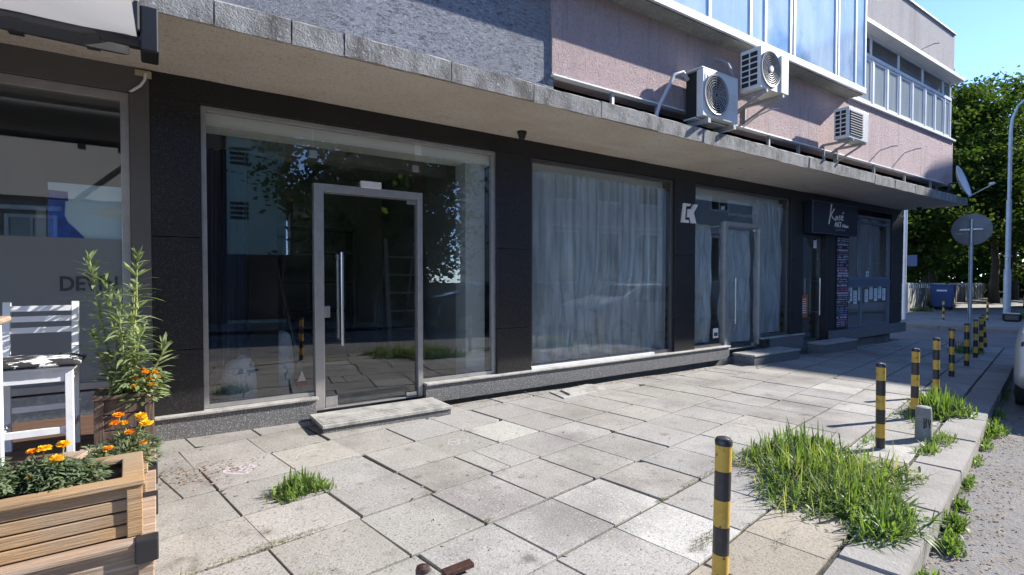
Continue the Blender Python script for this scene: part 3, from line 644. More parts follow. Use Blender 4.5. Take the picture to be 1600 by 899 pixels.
# word board
wb=thing('word_board','narrow black board covered in rows of white and pink words beside the corner door','notice board',(11.98,5.15,-1.1))
mb=MB(); mb.box(11.70,12.22,5.172,5.193,-1.09,.845); mb.build('board',m_navy,wb)
mw=MB(); r=random.Random(8); z=.80
while z>-1.06:
    h=r.choice((.016,.022,.034)); x=11.715; c=r.choice((0,0,0,1,2))
    while x<12.17:
        w=r.uniform(.02,.05)*(h/.02)**.5; 
        if r.random()<.82: mw.box(x,min(x+w,12.205),5.166,5.171,z-h,z,c)
        x+=w+.010
    z-=h+r.uniform(.014,.03)
mw.build('printed_words',[M('print_lilac',(.52,.50,.62),.6),M('print_pink',(.45,.16,.2),.6),M('print_grey',(.25,.25,.33),.6)],wb)
# menu sheets
for k,(x,z0,z1) in enumerate(((12.17+.1,-.58,-.3),(12.38+.06,-.54,-.24),(12.62+.05,-.60,-.31),(12.87+.04,-.53,-.24),(13.2+.03,-.58,-.29),(13.45+.02,-.52,-.22),(13.69+.02,-.56,-.27),(13.91+.02,-.51,-.22),(14.16,-.56,-.27))):
    L_=['leftmost white sheet in the row taped below the corner window','second white sheet from the left below the corner window','third white sheet from the left below the corner window','fourth white sheet from the left below the corner window','fifth white sheet, middle of the row below the corner window','sixth white sheet from the left below the corner window','third white sheet from the right below the corner window','second white sheet from the right below the corner window','rightmost white sheet in the row below the corner window'][k]
    o=thing('menu_sheet',L_,'menu sheet',(x,5.25,z0),group='menu sheets below the corner window')
    mb=MB(); x0=max(x,12.33); mb.box(x0,x0+.17,5.256,5.2595,z0,z1); mb.build('paper',m_paper,o)
    mb=MB(); r=random.Random(k); z=z1-.03
    while z>z0+.05:
        mb.box(x0+.02,x0+.02+r.uniform(.06,.13),5.254,5.2555,z-.008,z); z-=r.uniform(.02,.05)
    mb.build('print',m_ink,o)
nt_=thing('door_notice','orange notice with white lines on the corner shop glass door','notice',(10.7,5.33,-.8))
mb=MB(); mb.box(10.47,10.83,5.326,5.332,-.82,-.36); mb.build('notice_sheet',m_orange,nt_)
mb=MB(); r=random.Random(4)
for i in range(7):
    x=10.60; z=-.44-i*.045
    while x<10.76: w=r.uniform(.012,.03); mb.box(x,x+w,5.323,5.3255,z-.022,z); x+=w+.008
mb.build('print',m_letter,nt_)
mb=MB(); mb.box(11.05,11.17,5.326,5.332,.58,.74); tag(mb.build('door_sticker',m_paper),'small white sticker high on the corner shop door','sticker')
mb=MB(); mb.box(10.45,10.60,5.327,5.332,.28,.56); mb.box(10.46,10.62,5.327,5.332,-.12,.24); tag(mb.build('door_print',m_greyl),'grey opening-hours print on the corner shop door glass','sticker')
# address lettering over door 2
text_mesh('ул.Ген.Паренсов №8',.088,lambda a,b,d:(8.36+a,5.258-d,1.06+b),.002,None,'address_lettering',M('address_vinyl',(.36,.42,.46),.5),xs=.80)
tag(bpy.data.objects['address_lettering'],'small pale address lettering on the glass above the sheeted door','lettering')
# stickers low on window 1 and window 3
so=thing('safety_sticker','white and red bell sticker low on the glass left of the open-glass door','sticker',(1.16,5.25,-1.04))
mb=MB(); mb.box(1.10,1.20,5.2575,5.2605,-1.045,-1.01); mb.build('red_band',m_red,so)
mb=MB(); mb.prism([(0,0),(.08,0),(.062,.04),(.05,.085),(.04,.095),(.03,.085),(.018,.04)],facefr(1.11,5.2605,-1.0),0,.003); mb.build('bell',M('bell_print',(.40,.37,.30),.7),so)
mb=MB(); mb.box(7.62,7.76,5.2575,5.2605,-1.02,-.86); mb.box(7.64,7.74,5.255,5.2574,-.99,-.93,1); tag(mb.build('safety_sticker',[m_paper,m_ink]),'white square sticker low on the glass left of the sheeted door','sticker')
mb=MB(); mb.box(13.28,13.42,5.2575,5.2605,-.0,.12); mb.box(13.33,13.37,5.255,5.2574,.03,.09,1); tag(mb.build('window_sticker',[m_paper,m_ink]),'small white sticker at the bottom of the corner casement window','sticker')
mb=MB(); mb.box(8.90,9.06,5.10,5.215,-1.245,-1.12); mb.box(8.80,9.0,5.08,5.20,-1.246,-1.20); tag(mb.build('door_stop',m_black,bevel=.01),'black door stop block at the foot of the sheeted door','door stop')
# security cameras under the canopy
def seccam(name,label,x,y,z):
    o=thing(name,label,'security camera',(x,y,z),group='dome cameras under the canopy')
    mb=MB(); mb.lathe([(.055,-.02),(.055,.02)],(x,y,z)); mb.build('mount',m_black,o,smooth=True)
    mb=MB(); mb.lathe([(.012,-.085),(.032,-.078),(.042,-.05),(.046,-.021)],(x,y,z)); mb.build('dome',m_plastic,o,smooth=True)
seccam('security_camera','small dark dome camera under the canopy above the first granite pillar',3.49,4.91,1.652)
seccam('security_camera','small dark dome camera under the canopy at the far building corner',14.75,4.75,1.60)
# junction tape and white cable
jb=thing('cable','white cable end with yellowish tape above the left shop window frame','cable',(-.06,5.18,1.4))
mb=MB(); mb.tube([(-.045,5.17,1.635),(-.05,5.165,1.58),(-.08,5.17,1.53),(-.15,5.20,1.475)],.010,8); mb.build('cable_end',m_white,jb,smooth=True)
mb=MB(); mb.box(-.115,-.01,5.180,5.195,1.615,1.66); mb.box(-.06,-.005,5.172,5.180,1.60,1.655); mb.build('tape',M('tape',(.45,.38,.24),.7),jb)
# door steps
def step(label,x0,x1,y0,zt,zb,grooves,seed):
    o=thing('door_step',label,'step',((x0+x1)/2,y0,zb),group='granite steps at the shop doors')
    mb=MB(); mb.box(x0,x1,y0,5.13,zb-.03,zt-.03); mb.build('step_body',m_granf,o,bevel=.004)
    mb=MB(); mb.box(x0-.01,x1+.01,y0-.015,5.14,zt-.029,zt)
    if grooves:
        for i in range(4): mb.box(x0+.01,x1-.01,y0+.03+i*.055,y0+.055+i*.055,zt,zt+.006)
    mb.build('step_tread',m_sill,o,bevel=.004)
step('low granite step with ridged worn tread at the clear glass door',1.20,2.45,4.68,-1.302,-1.40,True,1)
step('sunlit plain granite step at the sheeted glass door',8.00,9.42,4.76,-1.275,-1.46,False,2)
step('shaded dark granite step at the corner shop door',10.46,11.85,4.83,-1.27,-1.50,False,3)
# loose plate by the plinth
mb=MB(); 
for (a,b,c,d,z) in ((3.86,4.72,4.60,5.02,.012),(4.0,4.62,4.66,4.98,.03)): mb.prism([(a,c),(b,c+.1),(b-.05,d),(a+.06,d-.08)],lambda x,y,q:(x,y,g(x,y)+q),z-.02,z)
tag(mb.build('stone_plate',m_sill,bevel=.003),'loose grey stone plate lying on the pavement against the plinth','stone plate')

# ---- air conditioners
def ac(label,x0,x1,y0,y1,z0,z1,style):
    o=thing('air_conditioner',label,'air conditioner',((x0+x1)/2,(y0+y1)/2,z0),group='outdoor air conditioning units on the pink wall')
    mb=MB()
    if style==0:
        mb.box(x0+.02,x1,y0,y0+.09,z0,z1); mb.box(x0,x1,y0+.0,y1,z1,z1+.02); mb.box(x1-.02,x1,y0+.09,y1,z0,z1); mb.box(x0,x1,y0+.09,y1,z0-.02,z0); mb.box(x0+.05,x1-.02,y0+.09,y1,z0,z1,1)
    else:
        mb.box(x0,x1,y0,y1,z0,z1)
    mb.build('casing',[m_acw,m_dark],o,bevel=.008)
    w=x1-x0; cz=(z0+z1)/2
    if style in(0,1):
        rr=min(.235,(z1-z0)*.42); cx=x0+ (.34*w if style else .37*w)
        mb=MB(); mb.lathe([(rr,0),(rr,.006)],(cx,y0-.007,cz),28,axis='y'); mb.build('fan_opening',m_dark,o)
        mb=MB()
        for k in range(1,9):
            q=rr*k/8; mb.tube([(cx+q*math.cos(t),y0-.012,cz+q*math.sin(t)) for t in [2*PI*i/28 for i in range(29)]],.0045 if k<8 else .012,5,cap=False)
        for k in range(12): t=PI*k/6; mb.tube([(cx+.03*math.cos(t),y0-.010,cz+.03*math.sin(t)),(cx+rr*math.cos(t),y0-.010,cz+rr*math.sin(t))],.003,5)
        mb.build('fan_grille',m_acg,o,smooth=True)
        if style==1:
            mb=MB(); mb.lathe([(.001,-.02),(.035,-.018),(.04,0)],(cx,y0-.010,cz),16,axis='y'); mb.build('grille_hub',m_letter,o,smooth=True)
        mb=MB()
        if style==0:
            for i in range(4): z=z0+.16+i*.055; mb.box(x1-.20,x1-.05,y0-.006,y0-.0005,z,z+.018)
            for i in range(9):
                xx=x0+.06+i*.052; mb.box(xx,xx+.006,y0-.005,y0-.0005,z0+.05,z1-.06)
        else:
            mb.box(x1-.17,x1+.004,y0-.02,y0-.0005,z0+.01,z1-.03)
        mb.build('louvre',m_acw,o,bevel=.002)
    else:
        mb=MB(); mb.box(x0+.03,x0+.50*w+.12,y0-.004,y0-.0005,z0+.05,z1-.05); mb.build('front_vent',m_dark,o)
        mb=MB()
        for i in range(10): z=z0+.055+i*(z1-z0-.11)/9.5; mb.box(x0+.03,x0+.5*w+.12,y0-.016,y0-.0045,z,z+.013)
        mb.build('front_louvre',m_acg,o)
    # side grille: dark slots on the end that faces the street's near side
    if style:
        mb=MB(); nz=6; d=y1-y0
        for c in range(2):
            for k in range(nz):
                ya=y0+.045+c*(d-.05)/2; mb.box(x0-.004,x0-.0005,ya,ya+(d-.09)/2,z0+.05+k*(z1-z0-.08)/nz,z0+.05+(k+.72)*(z1-z0-.08)/nz)
        mb.build('side_slot',m_dark,o)
        mb=MB()
        for xx in (x0+.12,x1-.12):
            mb.bar((xx,y0-.02,z0-.025),(xx,4.236,z0-.025),.035,.035); mb.bar((xx,y0+.05,z0-.04),(xx,4.23,z0-.24),.025,.025); mb.bar((xx,4.225,z0-.05),(xx,4.225,z0-.26),.035,.02)
        build_each(mb,'bracket',m_acg,o)
    else:
        mb=MB()
        for xx in (x0+.1,x1-.12): mb.box(xx,xx+.05,y0-.02,y1+.02,1.853,z0-.021)
        build_each(mb,'foot_rail',m_acg,o)
    return o
a1=ac('largest white air conditioner standing on the canopy edge with a lagged pipe',5.40,6.14,3.905,4.17,1.93,2.49,0)
mb=MB(); mb.tube([(5.40,4.10,2.40),(5.30,4.10,2.47),(5.16,4.12,2.42),(5.06,4.12,2.25),(4.92,4.13,2.02),(4.84,4.12,1.86)],.022,8); mb.build('lagged_pipe',M('silver_lagging',(.5,.5,.5),.45,metal=.4),a1,smooth=True)
a2=ac('white air conditioner with round ringed fan bracketed under the blue bay window',6.30,6.92,3.70,3.98,2.38,2.90,1)
mb=MB(); mb.tube([(6.28,4.06,2.62),(6.20,4.10,2.78),(6.16,4.2,2.86),(6.14,4.26,2.87)],.022,8); mb.build('lagged_pipe',m_acg,a2,smooth=True)
ac('smallest air conditioner with slatted front, furthest along the pink wall',8.93,9.62,3.80,4.02,2.17,2.65,2)
# satellite dish at the far end of the canopy
ds=thing('satellite_dish','white satellite dish mounted at the far end of the canopy','satellite dish',(14.6,4.2,1.85))
mb=MB(); n=24; rings=7; vs=[];fs=[]
ax=Vector((.05,-.95,.30)).normalized(); u=ax.cross(Vector((0,0,1))).normalized(); v=u.cross(ax).normalized(); c=Vector((14.66,3.95,2.08))
for off in (0,-.012):
    for i in range(rings+1):
        q=i/rings
        for j in range(n): t=2*PI*j/n; vs.append(c+ax*(.09*q*q-.05+off)+(u*math.cos(t)*.33+v*math.sin(t)*.37)*max(q,.01))
def idx(l,i,j): return l*(rings+1)*n+i*n+j%n
for l in (0,1):
    for i in range(rings):
        for j in range(n): fs.append((idx(l,i,j),idx(l,i,j+1),idx(l,i+1,j+1),idx(l,i+1,j)))
for j in range(n): fs.append((idx(0,rings,j),idx(0,rings,j+1),idx(1,rings,j+1),idx(1,rings,j)))
mb.add(vs,fs); mb.build('reflector',m_white,ds,smooth='all')
mb=MB(); b0=c-v*.36; tip=c+ax*.50-v*.26; mb.tube([b0,tip],.012,6); mb.build('feed_arm',m_galv,ds)
mb=MB(); mb.tube([tip-ax*.02,tip-ax*.10+v*.02],.03,10); mb.build('feed_horn',m_white,ds)
mb=MB(); mb.tube([c-ax*.06,(14.5,4.12,2.05),(14.5,4.15,1.84)],.022,8); mb.box(14.35,14.62,4.08,4.2,1.84,1.90); mb.build('mount',m_black,ds)
# awning over the left shop
aw=thing('awning','white fabric awning with black folding arms over the left shop','awning',(-2,3.8,1.3))
mb=MB(); nx=40; ny=16; vs=[];fs=[]; r=random.Random(1)
for i in range(nx+1):
    for j in range(ny+1):
        x=-5.0+(4.93)*i/nx; q=j/ny; y=3.72-2.1*q; z=1.375-.36*q-.02*math.sin(q*PI)+.006*math.sin(i*1.7)*math.sin(q*PI)+r.uniform(-.003,.003); vs.append((x,y,z))
for i in range(nx):
    for j in range(ny): a=i*(ny+1)+j; fs.append((a,a+1,a+ny+2,a+ny+1))
mb.add(vs,fs); mb.build('canopy_fabric',m_awn,aw,smooth='all')
mb=MB(); mb.bar((-5.05,3.76,1.35),(-.02,3.76,1.35),.05,.045); mb.bar((-5.05,1.60,.99),(-.02,1.60,.99),.06,.07); build_each(mb,'rail',m_black,aw)
mb=MB(); mb.lathe([(.02,-5.0),(.14,-5.0),(.14,-.06),(.02,-.06)],(0,3.84,1.52),18,axis='x'); mb.build('fabric_roll',M('awning_roll',(.20,.18,.165),.8),aw,smooth=True)
for x in (-.62,-.30,-2.4): part_=MB(); part_.box(x,x+.06,3.715,3.80,1.28,1.345); part_.build('clip',m_black,aw)
mb=MB(); mb.box(-.055,.035,3.70,3.92,1.30,1.56); mb.box(-.085,-.055,3.68,3.80,1.40,1.57); mb.build('end_bracket',m_black,aw,bevel=.01)
for x,el in ((-.12,(-.75,2.55)),(-3.9,(-3.2,2.55))):
    mb=MB(); mb.bar((x,3.70,1.28),(el[0],el[1],.905),.04,.045); mb.bar((el[0],el[1],.905),(x,1.62,.94),.035,.045); mb.build('folding_arm',m_black,aw)
# ------------------------------------------------------------------ inside the shops
def film(name,label,x0,x1,z0,z1,y,shape,mat=m_film,nx=90,nz=50,seed=0):
    mb=MB(); vs=[];fs=[]; r=random.Random(seed); ph=[r.uniform(0,6) for _ in range(6)]
    for j in range(nz+1):
        v=j/nz
        for i in range(nx+1):
            u=i/nx; x,yy,z=shape(u,v,ph); vs.append((x0+(x1-x0)*x,y+yy,z1+(z0-z1)*z))
    for j in range(nz):
        for i in range(nx): a=j*(nx+1)+i; fs.append((a,a+1,a+nx+2,a+nx+1))
    mb.add(vs,fs); return tag(mb.build(name,mat,smooth='all'),label,'plastic sheet',group='plastic sheets hung behind the shop glass')
def fold(u,v,ph,k=1.0): return .035*math.sin(34*u*k+ph[0]+2.2*math.sin(5*u+ph[1])+1.2*v)+.022*math.sin(71*u*k+ph[2]+3*v)+.05*math.sin(9*u+ph[3]+2*v)
def sh2(u,v,ph):                                           # gathered towards a knot low in the middle-left
    k=math.exp(-((v-.78)/.22)**2)*.62; x=u+(.30-u)*k*math.exp(-((u-.3)/.35)**2)
    x=u+(x-u)*min(1,6*u*(1-u)); return (x,.55*fold(u,v*.3,ph)*(.5+.6*v)+.010*math.sin(120*u+ph[5])+.05*(v>.9)*(v-.9)*10*math.sin(50*u),v)
film('plastic_sheet','clear plastic sheet gathered into folds across the wide middle shop window',3.86,6.55,-1.20,1.36,5.37,sh2,seed=1)
def swag(u,v,ph):                                          # hung from two corners: sagging swags crossed by upright creases
    c=(2*u-1)**2; a=v+.30*c
    y=.030*math.sin(13*a+ph[0]+1.3*math.sin(4*u+ph[3]))*(1-.6*c)+.016*math.sin(17*a+5*u+ph[1])+.014*math.sin(33*u+3*v+ph[2]+1.5*math.sin(6*v))+.008*math.sin(71*u+7*v+ph[4])
    return (u+.04*u*(1-u)*math.sin(9*v+ph[5]),y*.9,v+.06*(1-c)*(1-v)*v*3)
film('plastic_sheet','blue-tinted plastic sheet on a yellow cord left of the sheeted door',7.075,7.70,-1.1,.86,5.37,swag,seed=2)
film('plastic_sheet','draped clear plastic sheet behind the sheeted glass door',7.95,8.86,-1.15,.82,5.38,swag,seed=3)
film('plastic_sheet','clear plastic sheet in swags right of the sheeted door',8.97,9.90,-1.05,1.38,5.38,swag,seed=4)
film('plastic_sheet','dark blue plastic sheet hanging at the left edge of the clear shop window',.39,.74,-1.2,1.22,5.75,lambda u,v,ph:(u,fold(u,v,ph,.4)*.8,v),mat=m_filmb,nx=40,seed=5)
mb=MB(); mb.tube([(7.08,5.32,.87),(7.4,5.32,.84),(7.6,5.32,.82),(7.86,5.32,.85)],.010,6); tag(mb.build('yellow_cord',M('yellow_cord',(.48,.40,.2),.7)),'yellow cord along the top of the blue-tinted plastic sheet','cord')
mb=MB(); mb.bar((.46,5.9,-1.25),(.52,6.0,1.1),.07,.03); tag(mb.build('wooden_plank',m_wood),'wooden plank leaning behind the dark blue sheet','plank')
mb=MB(); mb.box(.80,1.08,6.0,6.06,-1.25,1.25); tag(mb.build('black_board',m_dark),'tall black board standing inside the clear shop window','board')
def sack(label,x,y,w,d,h,seed):
    r=random.Random(seed); mb=MB(); n=16; prof=[(.42,0),(.52,.12),(.5,.45),(.46,.75),(.40,.92),(.22,1.0),(.02,1.01)]; vs=[];fs=[]
    for q,hh in prof:
        for j in range(n): t=2*PI*j/n; k=1+r.uniform(-.12,.12); vs.append((x+q*w*math.cos(t)*k,y+q*d*math.sin(t)*k,-1.26+h*hh+r.uniform(-.02,.02)*(hh>0)+.06*h*math.cos(t)*(hh>.8)))
    for i in range(len(prof)-1):
        for j in range(n): fs.append((i*n+j,i*n+(j+1)%n,(i+1)*n+(j+1)%n,(i+1)*n+j))
    fs.append(tuple(range((len(prof)-1)*n,len(prof)*n))); mb.add(vs,fs)
    o=tag(mb.build('rubble_sack',m_tarp,smooth='all'),label,'sack',group='white rubble sacks inside the clear window'); sub=o.modifiers.new('sub','SUBSURF'); sub.levels=1; sub.render_levels=1
sack('white rubble sack nearest the left edge of the clear window',.66,5.75,.34,.34,.46,1)
sack('taller white rubble sack leaning by the black board',1.12,6.35,.36,.36,.62,2)
ld=thing('step_ladder','metal step ladder standing inside the clear shop window','ladder',(2.9,7.2,-1.26))
mb=MB()
for x in (2.72,3.22): mb.bar((x,7.0,-1.26),(x+.02,7.25,.55),.03,.06)
build_each(mb,'side_rail',m_steel,ld)
mb=MB()
for k in range(6): mb.bar((2.73,7.0+.25*(k+1)/7,-1.26+1.8*(k+1)/7),(3.23,7.0+.25*(k+1)/7,-1.26+1.8*(k+1)/7),.05,.025)
build_each(mb,'rung',m_steel,ld)
mb=MB()
for x in (2.76,3.2): mb.bar((x,7.85,-1.26),(x,7.28,.5),.025,.04)
build_each(mb,'prop_leg',m_steel,ld)
rk=thing('shelf_rack','tall dark shelf rack at the back of the clear-windowed shop','shelf rack',(2.1,8.6,-1.26))
mb=MB()
for x in (1.55,2.05,2.6): mb.box(x,x+.04,8.3,8.7,-1.26,.75)
build_each(mb,'upright',m_alud,rk)
mb=MB()
for z in (-1.0,-.55,-.1,.35,.72): mb.box(1.59,2.6,8.3,8.7,z,z+.025)
build_each(mb,'shelf',m_panel,rk)
mb=MB(); mb.bar((1.38,6.2,-1.26),(1.2,6.9,.25),.03,.03); tag(mb.build('pole',m_alud),'thin dark pole leaning inside the clear shop window','pole')
mb=MB(); mb.bar((3.02,5.42,-1.12),(3.12,5.46,.1),.02,.02); tag(mb.build('batten',m_galv),'thin pale batten leaning on the white column inside','batten')
mb=MB(); mb.box(5.75,6.2,6.0,6.5,-1.26,-.62); tag(mb.build('cardboard_box',M('cardboard',(.36,.29,.17),.85),bevel=.004),'brown cardboard box behind the plastic in the middle window','box')
mb=MB(); mb.box(4.5,5.6,5.9,6.5,-1.26,-.9); tag(mb.build('tool_case',m_dark,bevel=.01),'low dark case on the floor behind the gathered plastic','case')
wt=thing('cafe_table_set','dark cafe table inside the corner shop window','table',(13.2,6.6,-1.26))
mb=MB(); mb.lathe([(.35,-.54),(.35,-.51)],(13.2,6.6,0)); mb.build('table_top',m_wood,wt); mb=MB(); mb.lathe([(.2,-1.26),(.04,-1.22),(.03,-.54)],(13.2,6.6,0),12); mb.build('pedestal',m_black,wt)

# ------------------------------------------------------------------ terrace at the left
dk=thing('terrace_deck','dark brown wooden terrace deck under the white chair','deck',(-2,4.3,-1.4))
mb=MB(); y=3.55
while y<5.2: mb.box(-4.5,-.06,y,min(y+.115,5.2),-1.10,-1.072); y+=.12
mb.build('deck_board',m_deck,dk,bevel=.003)
mb=MB(); mb.box(-4.5,-.07,3.56,3.62,-1.43,-1.10); mb.box(-.12,-.07,3.62,5.15,-1.43,-1.10); mb.build('deck_frame',m_woodd,dk)
# crates and planters
def crate(label,x0,x1,y0,y1,z0,z1,mat,planks,rim=True,corner=False,name='wooden_crate',cat='wooden crate',group=None,rz=0,posts=True):
    cx,cy=(x0+x1)/2,(y0+y1)/2
    o=thing(name,label,cat,(cx,cy,z0),rz,group); w=(x1-x0)/2;d=(y1-y0)/2;h=z1-z0; t=.022; b=MB(); r=random.Random(int(x0*100+y0*37))
    ph=h/planks
    for k in range(planks):
        a,c=k*ph+.003,(k+1)*ph-.003; e=lambda:r.uniform(-.002,.002)
        b.box(-w+.01,w-.01,-d+e(),-d+t,a,c); b.box(-w+.01,w-.01,d-t,d+e(),a,c); b.box(-w+e(),-w+t,-d+t,d-t,a,c); b.box(w-t,w+e(),-d+t,d-t,a,c)
    build_each(b,'side_plank',mat,o,local=True,bevel=.003)
    if posts:
        b=MB()
        for sx in (-1,1):
            for sy in (-1,1): b.box(sx*w-.036 if sx>0 else -w-.014,w+.014 if sx>0 else -w+.036,sy*d-.036 if sy>0 else -d-.014,d+.014 if sy>0 else -d+.036,0,h-.001)
        build_each(b,'corner_post',mat,o,local=True,bevel=.003)
    if rim:
        b=MB(); q=.05; b.box(-w-.022,w+.022,-d-.022,-d+q,h,h+.022); b.box(-w-.022,w+.022,d-q,d+.022,h,h+.022); b.box(-w-.022,-w+q,-d+q,d-q,h,h+.022); b.box(w-q,w+.022,-d+q,d-q,h,h+.022); build_each(b,'rim',mat,o,local=True,bevel=.004)
    if corner:
        b=MB()
        for sy in (-1,1):
            for zz in (h-.06,): b.box(w-.045,w+.03,sy*d-.03 if sy>0 else -d-.03,d+.03 if sy>0 else -d+.03,zz,h+.028)
        build_each(b,'corner_bracket',m_plastic,o,local=True,bevel=.006)
    return o
crate('weathered wooden crate under the front marigold planter',-1.75,-.03,2.42,2.90,-1.44,-1.02,m_woodg,3,corner=True,group='wooden crates holding the planters')
crate('wooden crate under the small marigold planter behind the front one',-.50,-.03,2.98,3.42,-1.43,-1.06,m_woodg,3,corner=True,group='wooden crates holding the planters')
crate('low wooden crate between the deck and the tall oleander planter',-.36,-.03,3.52,3.98,-1.42,-1.05,m_woodg,3,corner=True,group='wooden crates holding the planters')
pA=crate('long light-brown planter with marigolds on the front crate',-1.70,-.07,2.44,2.80,-.995,-.80,m_wood,4,name='planter',cat='planter',rz=R(2))
pB=crate('small light-brown planter with orange and yellow marigolds behind the front one',-.45,-.06,3.0,3.38,-1.035,-.92,m_wood,2,name='planter',cat='planter')
pC=crate('tall dark brown square planter with the oleander',-.31,-.03,4.12,4.42,-1.37,-.77,m_woodd,6,name='planter',cat='planter')
for o,w,d,h in ((pA,.78,.15,.17),(pB,.17,.16,.10),(pC,.12,.12,.56)):
    b=MB(); n=10
    vs=[];fs=[]; r=random.Random(1)
    for i in range(n+1):
        for j in range(n+1): vs.append((-w+2*w*i/n,-d+2*d*j/n,h+r.uniform(-.012,.015)))
    for i in range(n):
        for j in range(n): a=i*(n+1)+j; fs.append((a,a+n+1,a+n+2,a+1))
    b.add(vs,fs); b.build('soil',m_soil,o,local=True,smooth='all')
mb=MB(); mb.bar((-.36,2.86,-.80),(-.30,3.02,-.79),.09,.02); tag(mb.build('loose_board',m_woodg,bevel=.003),'loose grey board bridging the two marigold planters','board')
# plants -------------------------------------------------------------
def blade_strip(V,F,p,dirv,length,width,droop,rng,seg=3,nrm=None):
    """a narrow leaf as a bent strip"""
    p=Vector(p);d=Vector(dirv).normalized(); side=d.cross(Vector((0,0,1)))
    if side.length<.05: side=Vector((1,0,0))
    side=side.normalized(); side=(side+Vector((0,0,rng.uniform(-.35,.35)))).normalized()
    o=len(V)
    for k in range(seg+1):
        q=k/seg; c=p+d*length*q+Vector((0,0,-droop*length*q*q)); w=width*(math.sin(PI*(.12+.86*q))**.8)*.5 if k<seg else width*.03
        V.append(tuple(c-side*w)); V.append(tuple(c+side*w))
    for k in range(seg): F.append((o+2*k,o+2*k+1,o+2*k+3,o+2*k+2))
def rosette_plant(stem_pts,whorls,L,W,rng,V,F,tip=True):
    """lanceolate leaves in whorls up a stem"""
    n=len(stem_pts)
    for w in range(whorls):
        q=.12+.88*w/(whorls-1); i=min(int(q*(n-1)),n-2); f=q*(n-1)-i
        p=Vector(stem_pts[i]).lerp(Vector(stem_pts[i+1]),f); a0=rng.uniform(0,6.28)
        for k in range(4 if q<.9 else 6):
            a=a0+k*2*PI/(4 if q<.9 else 6)+rng.uniform(-.3,.3); el=rng.uniform(.0,.75)+(.7*(q-.75)/.25 if q>.75 else 0)
            blade_strip(V,F,p,(math.cos(a)*math.cos(el),math.sin(a)*math.cos(el),math.sin(el)),L*rng.uniform(.7,1.15)*(1 if q<.9 else .75),W*rng.uniform(.8,1.2),rng.uniform(.1,.5),rng)
def oleander():
    o=thing('oleander','tall oleander with narrow pale green leaves in the dark planter','plant',(-.17,4.27,-.80)); rng=random.Random(11); V=[];F=[]; stems=MB()
    for (x,y,tx,ty,h) in ((-.14,4.24,-.085,4.20,.93),(-.20,4.28,-.35,4.26,.90),(-.18,4.26,-.26,4.24,.76),(-.13,4.26,-.11,4.30,.70),(-.16,4.22,-.19,4.12,.62),(-.22,4.28,-.33,4.22,.42),(-.10,4.24,.05,4.16,.34),(-.16,4.30,-.14,4.38,.50),(-.15,4.22,-.08,4.10,.44)):
        b=Vector((x,y,-.80)); t=Vector((tx,ty,-.80+h)); pts=[b.lerp(t,k/6)+Vector((rng.uniform(-.008,.008),rng.uniform(-.008,.008),0)) for k in range(7)]
        stems.tube(pts,[.009-.0008*k for k in range(7)],6); rosette_plant(pts,int(5+h*17),.158,.0185,rng,V,F)
    stems.build('stem',m_stem,o,smooth=True); cloud('foliage',V,F,m_leafO,parent=o)
oleander()
def flower_head(V,F,MI,c,r,rng,mi):
    c=Vector(c); r*=.86
    for ring,(n,el0,ln) in enumerate(((11,-.15,1.0),(11,.15,1.0),(10,.45,.92),(8,.8,.8),(6,1.1,.66),(4,1.4,.55))):
        for k in range(n):
            a=2*PI*k/n+rng.uniform(-.25,.25)+ring*.4; el=el0+rng.uniform(-.15,.15); d=Vector((math.cos(a)*math.cos(el),math.sin(a)*math.cos(el),math.sin(el)*.75)); o=len(V)
            s_=d.cross(Vector((0,0,1))).normalized(); p=c+d*r*.25; e=c+d*r*ln*rng.uniform(.85,1.1); w=r*.27; q=Vector((rng.uniform(-.15,.15)*r,rng.uniform(-.15,.15)*r,rng.uniform(-.2,.2)*r))
            V+= [tuple(p-s_*w*.5),tuple(p+s_*w*.5),tuple(e+s_*w+q),tuple(e-s_*w-q)]; F.append((o,o+1,o+2,o+3)); MI.append(mi if rng.random()<.85 else 1-mi)
def marigold(label,c,h,nl,spread,flowers,seed,group):
    rng=random.Random(seed); o=thing('marigold',label,'flower',c,group=group); V=[];F=[]; st_=MB()
    for k in range(int(nl*2.1)):
        a=rng.uniform(0,6.28); rr=spread*rng.random()**.6; z=rng.random()**.8*h*(1-.5*(rr/spread)**2); p=(c[0]+rr*math.cos(a),c[1]+rr*math.sin(a),c[2]+z)
        aa=a+rng.uniform(-1.2,1.2); el=rng.uniform(-.2,.9); blade_strip(V,F,p,(math.cos(aa)*math.cos(el),math.sin(aa)*math.cos(el),math.sin(el)),rng.uniform(.022,.05),rng.uniform(.007,.014),.3,rng,seg=2)
    for k in range(9):
        a=rng.uniform(0,6.28); st_.tube([c,(c[0]+spread*.5*math.cos(a),c[1]+spread*.5*math.sin(a),c[2]+h*.8)],[.004,.0025],5)
    FV=[];FF=[];MI=[]
    for (dx,dy,dz,r,mi) in flowers:
        p=(c[0]+dx,c[1]+dy,c[2]+dz); flower_head(FV,FF,MI,p,r,rng,mi); st_.tube([(c[0]+dx*.3,c[1]+dy*.3,c[2]+dz*.3),(p[0],p[1],p[2]-.005)],[.004,.003],5)
    st_.build('stem',m_stem,o); cloud('foliage',V,F,m_leafM,parent=o)
    if FV: cloud('blossom',FV,FF,None,parent=o,mi=MI,mats=[m_petO,m_petY])
G='marigolds in the wooden planters'
zA=-.81; zB=-.92
marigold('tallest marigold plant with three yellow flower heads in the small planter',(-.11,3.17,zB),.17,520,.12,[(.045,-.02,.235,.032,1),(.065,-.03,.195,.034,1),(.05,.02,.21,.028,1),(-.045,-.02,.25,.030,0),(-.06,-.02,.215,.026,0),(.0,-.04,.165,.028,0),(.05,-.06,.11,.024,0),(-.02,-.02,.21,.022,1)],21,G)
